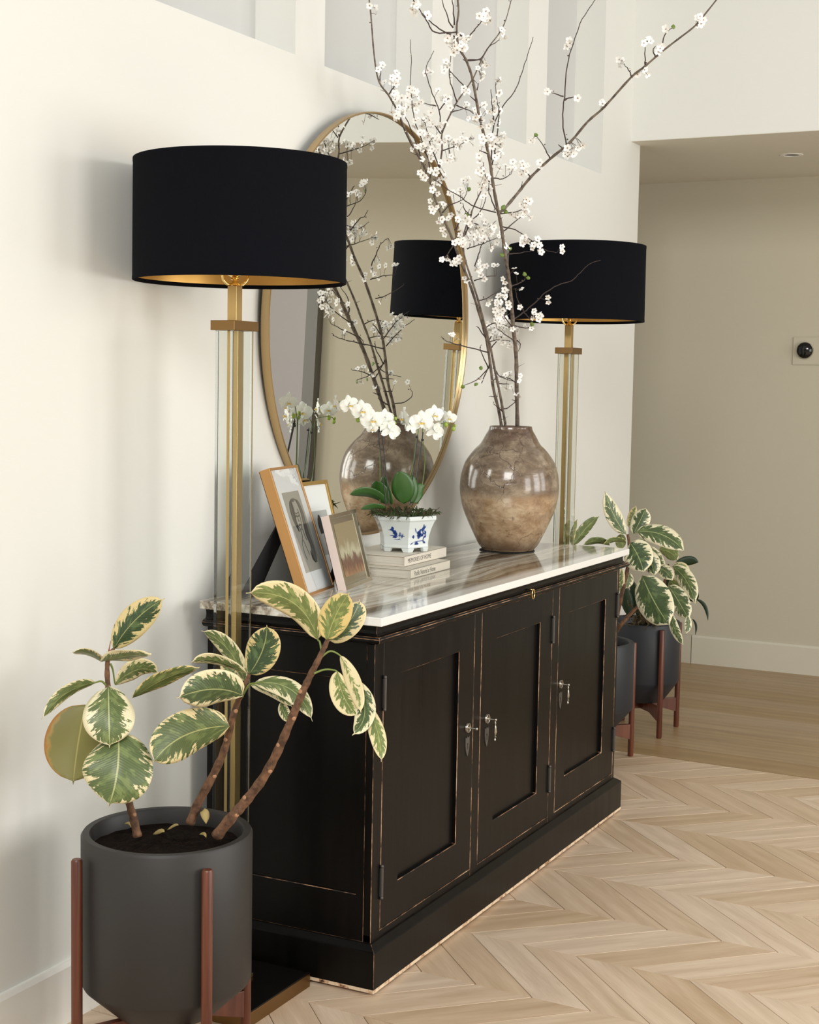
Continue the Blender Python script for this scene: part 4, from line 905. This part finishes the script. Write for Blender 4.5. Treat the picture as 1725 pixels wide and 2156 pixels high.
def orchid_mesh():
    b = MB()
    def pet(a, L, hw, z0, tip, mt_=0, zc=.16):
        ca, sa = math.cos(a), math.sin(a); n0 = len(b.v)
        rows = 7
        for i in range(rows+1):
            t = i/rows; wd = hw*(math.sin(pi*min(1, (t*.92+.04))**tip))**.6 if 0 < t < 1 else hw*.12
            for j in range(5):
                s_ = -1+j/2
                x = .05+L*t; y = s_*wd; z = z0+zc*math.sin(t*pi*.9)*.5-.14*s_*s_*t+.05*math.sin(t*7+s_*2)
                b.v.append((x*ca-y*sa, x*sa+y*ca, z))
        for i in range(rows):
            for j in range(4): q = n0+i*5+j; b.face((q, q+1, q+6, q+5), mt_)
    pet(pi/2, .92, .34, 0, .9); pet(pi/2+2.3, .85, .30, -.02, .9); pet(pi/2-2.3, .85, .30, -.02, .9)
    pet(.12, 1.0, .56, .06, .85); pet(pi-.12, 1.0, .56, .06, .85)
    b.sphere((0, .02, .18), .10, 8, 5, (1, 1, 1.3), 0)
    b.sphere((0, -.12, .20), .12, 8, 5, (1, .9, 1), 1); b.sphere((0, -.06, .28), .05, 6, 4, mat=2)
    n0 = len(b.v)
    for x, y, z in ((-.10, -.16, .2), (.10, -.16, .2), (.16, -.34, .34), (.03, -.52, .36), (-.03, -.52, .36), (-.16, -.34, .34)): b.v.append((x, y, z))
    b.face([n0+i for i in range(6)], 0)
    for s_ in (-1, 1):
        n0 = len(b.v)
        for x, y, z in ((.05, -.12, .2), (.20, -.02, .34), (.26, -.16, .40), (.12, -.22, .28)): b.v.append((x*s_, y, z))
        b.face([n0+i for i in range(4)], 1)
    return b.mesh('orchid_flower', [M_OP, M_OL, M_OLR], True)
OM = orchid_mesh()
def oflower(u, v, yaw, pitch, sc_, dz=0, rollz=0):
    p = at(u, v, od(u, v)-.012+dz); f = (CP-p).normalized()
    side = f.cross(Vector((0, 0, 1))).normalized(); f2 = (f*math.cos(yaw)+side*math.sin(yaw)); f2 = (f2*math.cos(pitch)-Vector((0, 0, 1))*math.sin(pitch)).normalized()
    z = f2; y = (Vector((0, 0, 1))-z*z.z).normalized(); x = y.cross(z)
    mm = Matrix((x, y, z)).transposed().to_4x4() @ Matrix.Rotation(rollz, 4, 'Z')
    ob = bpy.data.objects.new('flower', OM); COL.objects.link(ob); ob.parent = orch; ob.location = p-orch.location; ob.rotation_euler = mm.to_euler(); ob.scale = (sc_,)*3
for a in ((709,852,1.35,.2,.028,0,0),(735,852,-.5,.1,.030,0,.2),(761,864,-.45,.15,.033,-.01,.1),(783,884,-.35,.1,.036,-.015,.1),(812,880,2.5,.2,.030,0,0),(821,906,2.7,-.1,.034,-.01,.3),(852,880,1.2,.1,.034,.01,0),(865,896,2.2,0,.032,0,.2),(887,888,-.2,.1,.036,-.015,0),(915,908,2.6,-.3,.034,.0,.4),(914,873,-.5,.1,.032,0,0),(932,876,.9,.1,.028,.02,0),(946,880,-.1,.2,.024,0,0),(784,903,-.3,.5,.018,-.01,0)):
    oflower(*a)
M_GBUD = mat('green_orchid_bud', (.30, .42, .06), .5)
for u, v, r in ((754, 884, .0065), (831, 891, .0055), (833, 881, .005), (939, 894, .007), (955, 903, .0065), (958, 896, .004)):
    MB().sphere(at(u, v, od(u, v)), r, 10, 6, (1, 1, 1.25)).build('bud', M_GBUD, orch, smooth=True)

# ------------------------------------------------------------------ picture frames
def frame(base, ang, tilt, wd, ht, th, bw, fm, label, face_m, matw=.0, art=None, glass=True, easel=None, sidemat=None):
    """base = front lower-left corner on the marble; local x along the frame, y up, z out of the face"""
    E_ = empty('picture_frame', base, label, 'picture frame')
    a = math.radians(ang); t = math.radians(tilt)
    X = Vector((math.cos(a), math.sin(a), 0)); back = Vector((-X.y, X.x, 0)); Y = Vector((0, 0, math.cos(t)))+back*math.sin(t); Z = X.cross(Y)
    mm = Matrix((X, Y, Z)).transposed().to_4x4(); E_.rotation_euler = mm.to_euler()
    def put(mb, name, m_, **kw):
        o = mb.build(name, m_, None, **kw); o.parent = E_; return o
    b = MB(); n = 0
    A = [(0, 0), (wd, 0), (wd, ht), (0, ht)]; I = [(bw, bw), (wd-bw, bw), (wd-bw, ht-bw), (bw, ht-bw)]
    for pts, z in ((A, 0), (I, 0), (I, -.006), (A, -th)): b.v += [(x, y, z) for x, y in pts]
    for j in range(4):
        k_ = (j+1) % 4
        b.face((j, k_, 4+k_, 4+j)); b.face((4+j, 4+k_, 8+k_, 8+j)); b.face((12+j, 12+k_, k_, j), 1 if sidemat else 0)
    b.face((12, 15, 14, 13))
    put(b, 'frame', [fm, sidemat] if sidemat else fm, bevel=.0008)
    put(MB().box((bw, bw, -.0065), (wd-bw, ht-bw, -.005)), 'mat_board', face_m)
    if art: art(E_, put, wd, ht, bw)
    if glass: put(MB().box((bw+.0003, bw+.0003, -.0022), (wd-bw-.0003, ht-bw-.0003, -.0008)), 'glazing', M_PANE)
    if easel:
        h_, w0, w1, xo, sp, dx = easel
        # strut hinged high on the back, its foot on the marble
        inv = mm.inverted()
        zt = Vector((xo, h_, -th)); foot_w = inv @ (Vector((0, 0, 0))+back*sp+X*(xo+(0)))
        f0 = Vector((xo, 0, 0)); fw = mm @ Vector((xo, h_, -th)); ft = Vector((fw.x, fw.y, 0)); ft = ft+back*sp+X*dx
        f1 = inv @ ft
        b = MB(); d_ = Vector((1, 0, 0))
        rr = []
        for p, ww_ in ((zt, w0), (f1, w1)):
            rr.append([p+d_*ww_, p-d_*ww_, p-d_*ww_+Vector((0, 0, -.005)), p+d_*ww_+Vector((0, 0, -.005))])
        b.rings(rr); put(b, 'easel_strut', M_VELVET)
        put(MB().box((.002, .002, -th-.002), (wd-.002, ht-.002, -th)), 'backing', M_VELVET)
    return E_
M_PANE = mat('picture_glass', (1, 1, 1), .0, 0, Transmission_Weight=1.0, IOR=1.35); M_VELVET = mat('black_velvet', (.004, .004, .006), .9)
M_FG = mat('rose_gold_leaf', (.60, .33, .13), .38, .8); M_MAT = mat('white_mat_board', (.80, .83, .83), .7); M_PAPER = mat('grey_sketch_paper', (.36, .35, .30), .8); M_INK = mat('pencil', (.035, .032, .03), .8); M_INKL = mat('pencil_shade', (.13, .125, .11), .8)
def sketch(E_, put, wd, ht, bw):
    x0, x1, y0, y1 = wd*.20, wd*.80, ht*.17, ht*.80
    put(MB().box((x0, y0, -.005), (x1, y1, -.0046)), 'paper', M_PAPER)
    L = x1-x0; H = y1-y0; b = MB()
    def st(pts, r=.0006, m_=0):
        P = spline([(x0+L*u, y0+H*v, -.0042) for u, v in pts], 5); b.tube(P, r, 4, m_)
    rr_ = random.Random(5)
    for i in range(22):      # hair swept over the crown and down the left of the face
        k_ = i/21
        st([(.52, .90-.03*k_), (.40-.10*k_, .90-.02*k_), (.30-.12*k_+.10*(1-k_), .78), (.27-.08*k_+.08*(1-k_), .64), (.33-.05*k_, .50+.05*k_)], .0008+.0007*rr_.random(), 0 if i % 3 else 1)
    for i in range(30):      # the long fall of hair on the right, curling at its end
        k_ = i/29
        st([(.50, .91-.03*k_), (.66+.10*k_, .88), (.74+.14*k_, .74), (.70+.16*k_, .58), (.66+.20*k_, .44), (.74+.16*k_, .30), (.66+.24*k_, .18+.04*rr_.random()), (.72+.10*k_, .09+.05*rr_.random())], .0008+.0008*rr_.random(), 0 if i % 3 else 1)
    for i in range(8): st([(.70, .30-.02*i), (.84, .27-.02*i), (.80, .20-.015*i), (.66, .19-.01*i), (.62, .24-.01*i)], .0008)
    st([(.37, .76), (.34, .66), (.38, .57), (.47, .52), (.57, .57), (.63, .68), (.61, .78)], .0009)
    for ex in (.42, .56):
        st([(ex-.05, .690), (ex, .702), (ex+.05, .690), (ex, .682), (ex-.05, .690)], .0010); b.sphere((x0+L*ex, y0+H*.692, -.0044), .0024, 6, 4, (1, 1, .2)); st([(ex-.06, .72), (ex, .735), (ex+.06, .72)], .0011)
    st([(.50, .69), (.47, .635), (.49, .625), (.52, .63)], .0009); st([(.43, .585), (.48, .593), (.54, .585), (.48, .575), (.43, .585)], .0013)
    st([(.43, .52), (.42, .44), (.30, .36)], .0008); st([(.56, .53), (.57, .44), (.62, .38)], .0008); st([(.30, .36), (.26, .26), (.30, .15)], .0006); st([(.40, .40), (.46, .30), (.52, .20)], .0006)
    put(b, 'pencil_portrait', [M_INK, M_INKL])
frame((.198, -.250, .9402), 10, 19, .200, .350, .030, .007, M_FG, 'tall rose-gold frame with a pencil sketch of a long-haired woman', M_MAT, art=sketch, easel=(.21, .045, .075, .075, .055, -.115), sidemat=M_FG)
def small_sketch(E_, put, wd, ht, bw):
    put(MB().box((wd*.28, ht*.25, -.005), (wd*.80, ht*.70, -.0046)), 'paper', mat('pale_print', (.42, .43, .41), .8))
    b = MB(); cx, cy = wd*.52, ht*.52
    for i in range(12): b.tube(spline([(cx-.008+.0012*i, cy+.030-.001*i, -.0042), (cx-.012+.002*i, cy+.010, -.0042), (cx-.006+.001*i, cy-.015, -.0042)], 3), .0012, 4)
    b.sphere((cx, cy+.028, -.0042), .010, 10, 6, (.8, 1.2, .05)); put(b, 'small_drawing', M_INK)
frame((.440, -.134, .9402), 2, 15, .190, .285, .014, .011, mat('pale_gold_leaf', (.50, .33, .11), .4, .8), 'gold frame with white mat and a tiny drawing, behind the sketch frame', mat('bright_mat', (.72, .74, .72), .7), art=small_sketch, glass=False, easel=(.13, .02, .03, .09, .01, -.02))
def painting(E_, put, wd, ht, bw):
    mt = mat('painted_landscape', (.3, .25, .15), .5); n = N(mt); g = n.co('Object'); y = n.new('ShaderNodeSeparateXYZ', {0: g}).outputs[1]
    n1 = n.noise(n.mapping(g, (40, 14, 1)), 1.2, 4, .6, 1); f = n.math('ADD', n.math('MULTIPLY', y, 6.0), n.math('MULTIPLY', n1, .5))
    n.link(n.ramp(f, [(.45, (.30, .17, .08)), (.62, (.13, .06, .035)), (.74, (.16, .10, .06)), (.82, (.42, .40, .27)), (1.0, (.25, .20, .11))]), 'Base Color')
    put(MB().box((bw+.020, bw+.022, -.0048), (wd-bw-.020, ht-bw-.016, -.0042)), 'painting', mt)
M_SILV = mat('antique_silver', (.56, .52, .42), .14, 1)
frame((.350, -.278, .9402), 11, 15, .235, .208, .024, .012, M_SILV, 'small silver frame with a brown landscape painting, nearest the books', mat('bevelled_silver', (.50, .46, .37), .2, 1), art=painting, glass=False, easel=(.10, .02, .03, .11, .03, -.02), sidemat=mat('pink_white_enamel', (.72, .60, .55), .25))

# ------------------------------------------------------------------ small fittings on the hall
dl = empty('recessed_downlight', (4.03, -.575, 2.597), 'round white recessed downlight in the hall soffit', 'ceiling light')
MB().lathe([(.034, 2.5965), (.036, 2.592), (.052, 2.5925), (.056, 2.5965)], 40, (4.03, -.575), cap0=False, cap1=False).build('trim_ring', M_TRIM, dl, auto=40)
MB().lathe([(.035, 2.5945), (.035, 2.5965)], 32, (4.03, -.575)).build('lens', mat('dark_lens', (.01, .01, .01), .3), dl)
ws = empty('wall_thermostat', (4.79, -.513, 1.703), 'round black glass thermostat on a square white plate on the hall wall', 'thermostat')
MB().box((4.783, -.598, 1.628), (4.79, -.448, 1.772)).build('wall_plate', M_HALL_SHADE, ws, bevel=.002)
def discx(x0, x1, r0, r1, n=40): return [[(x, -.513+r*math.cos(2*pi*j/n), 1.703+r*math.sin(2*pi*j/n)) for j in range(n)] for x, r in ((x0, r0), (x1, r1))]
MB().rings(discx(4.783, 4.765, .043, .043)).build('bezel', mat('bezel_metal', (.45, .43, .36), .2, 1), ws, auto=40)
MB().sphere((4.765, -.513, 1.703), .042, 28, 14, (.45, 1, 1)).build('glass_dome', mat('black_glass', (.006, .006, .006), .05), ws, smooth=True)
print('objects', len(bpy.data.objects))
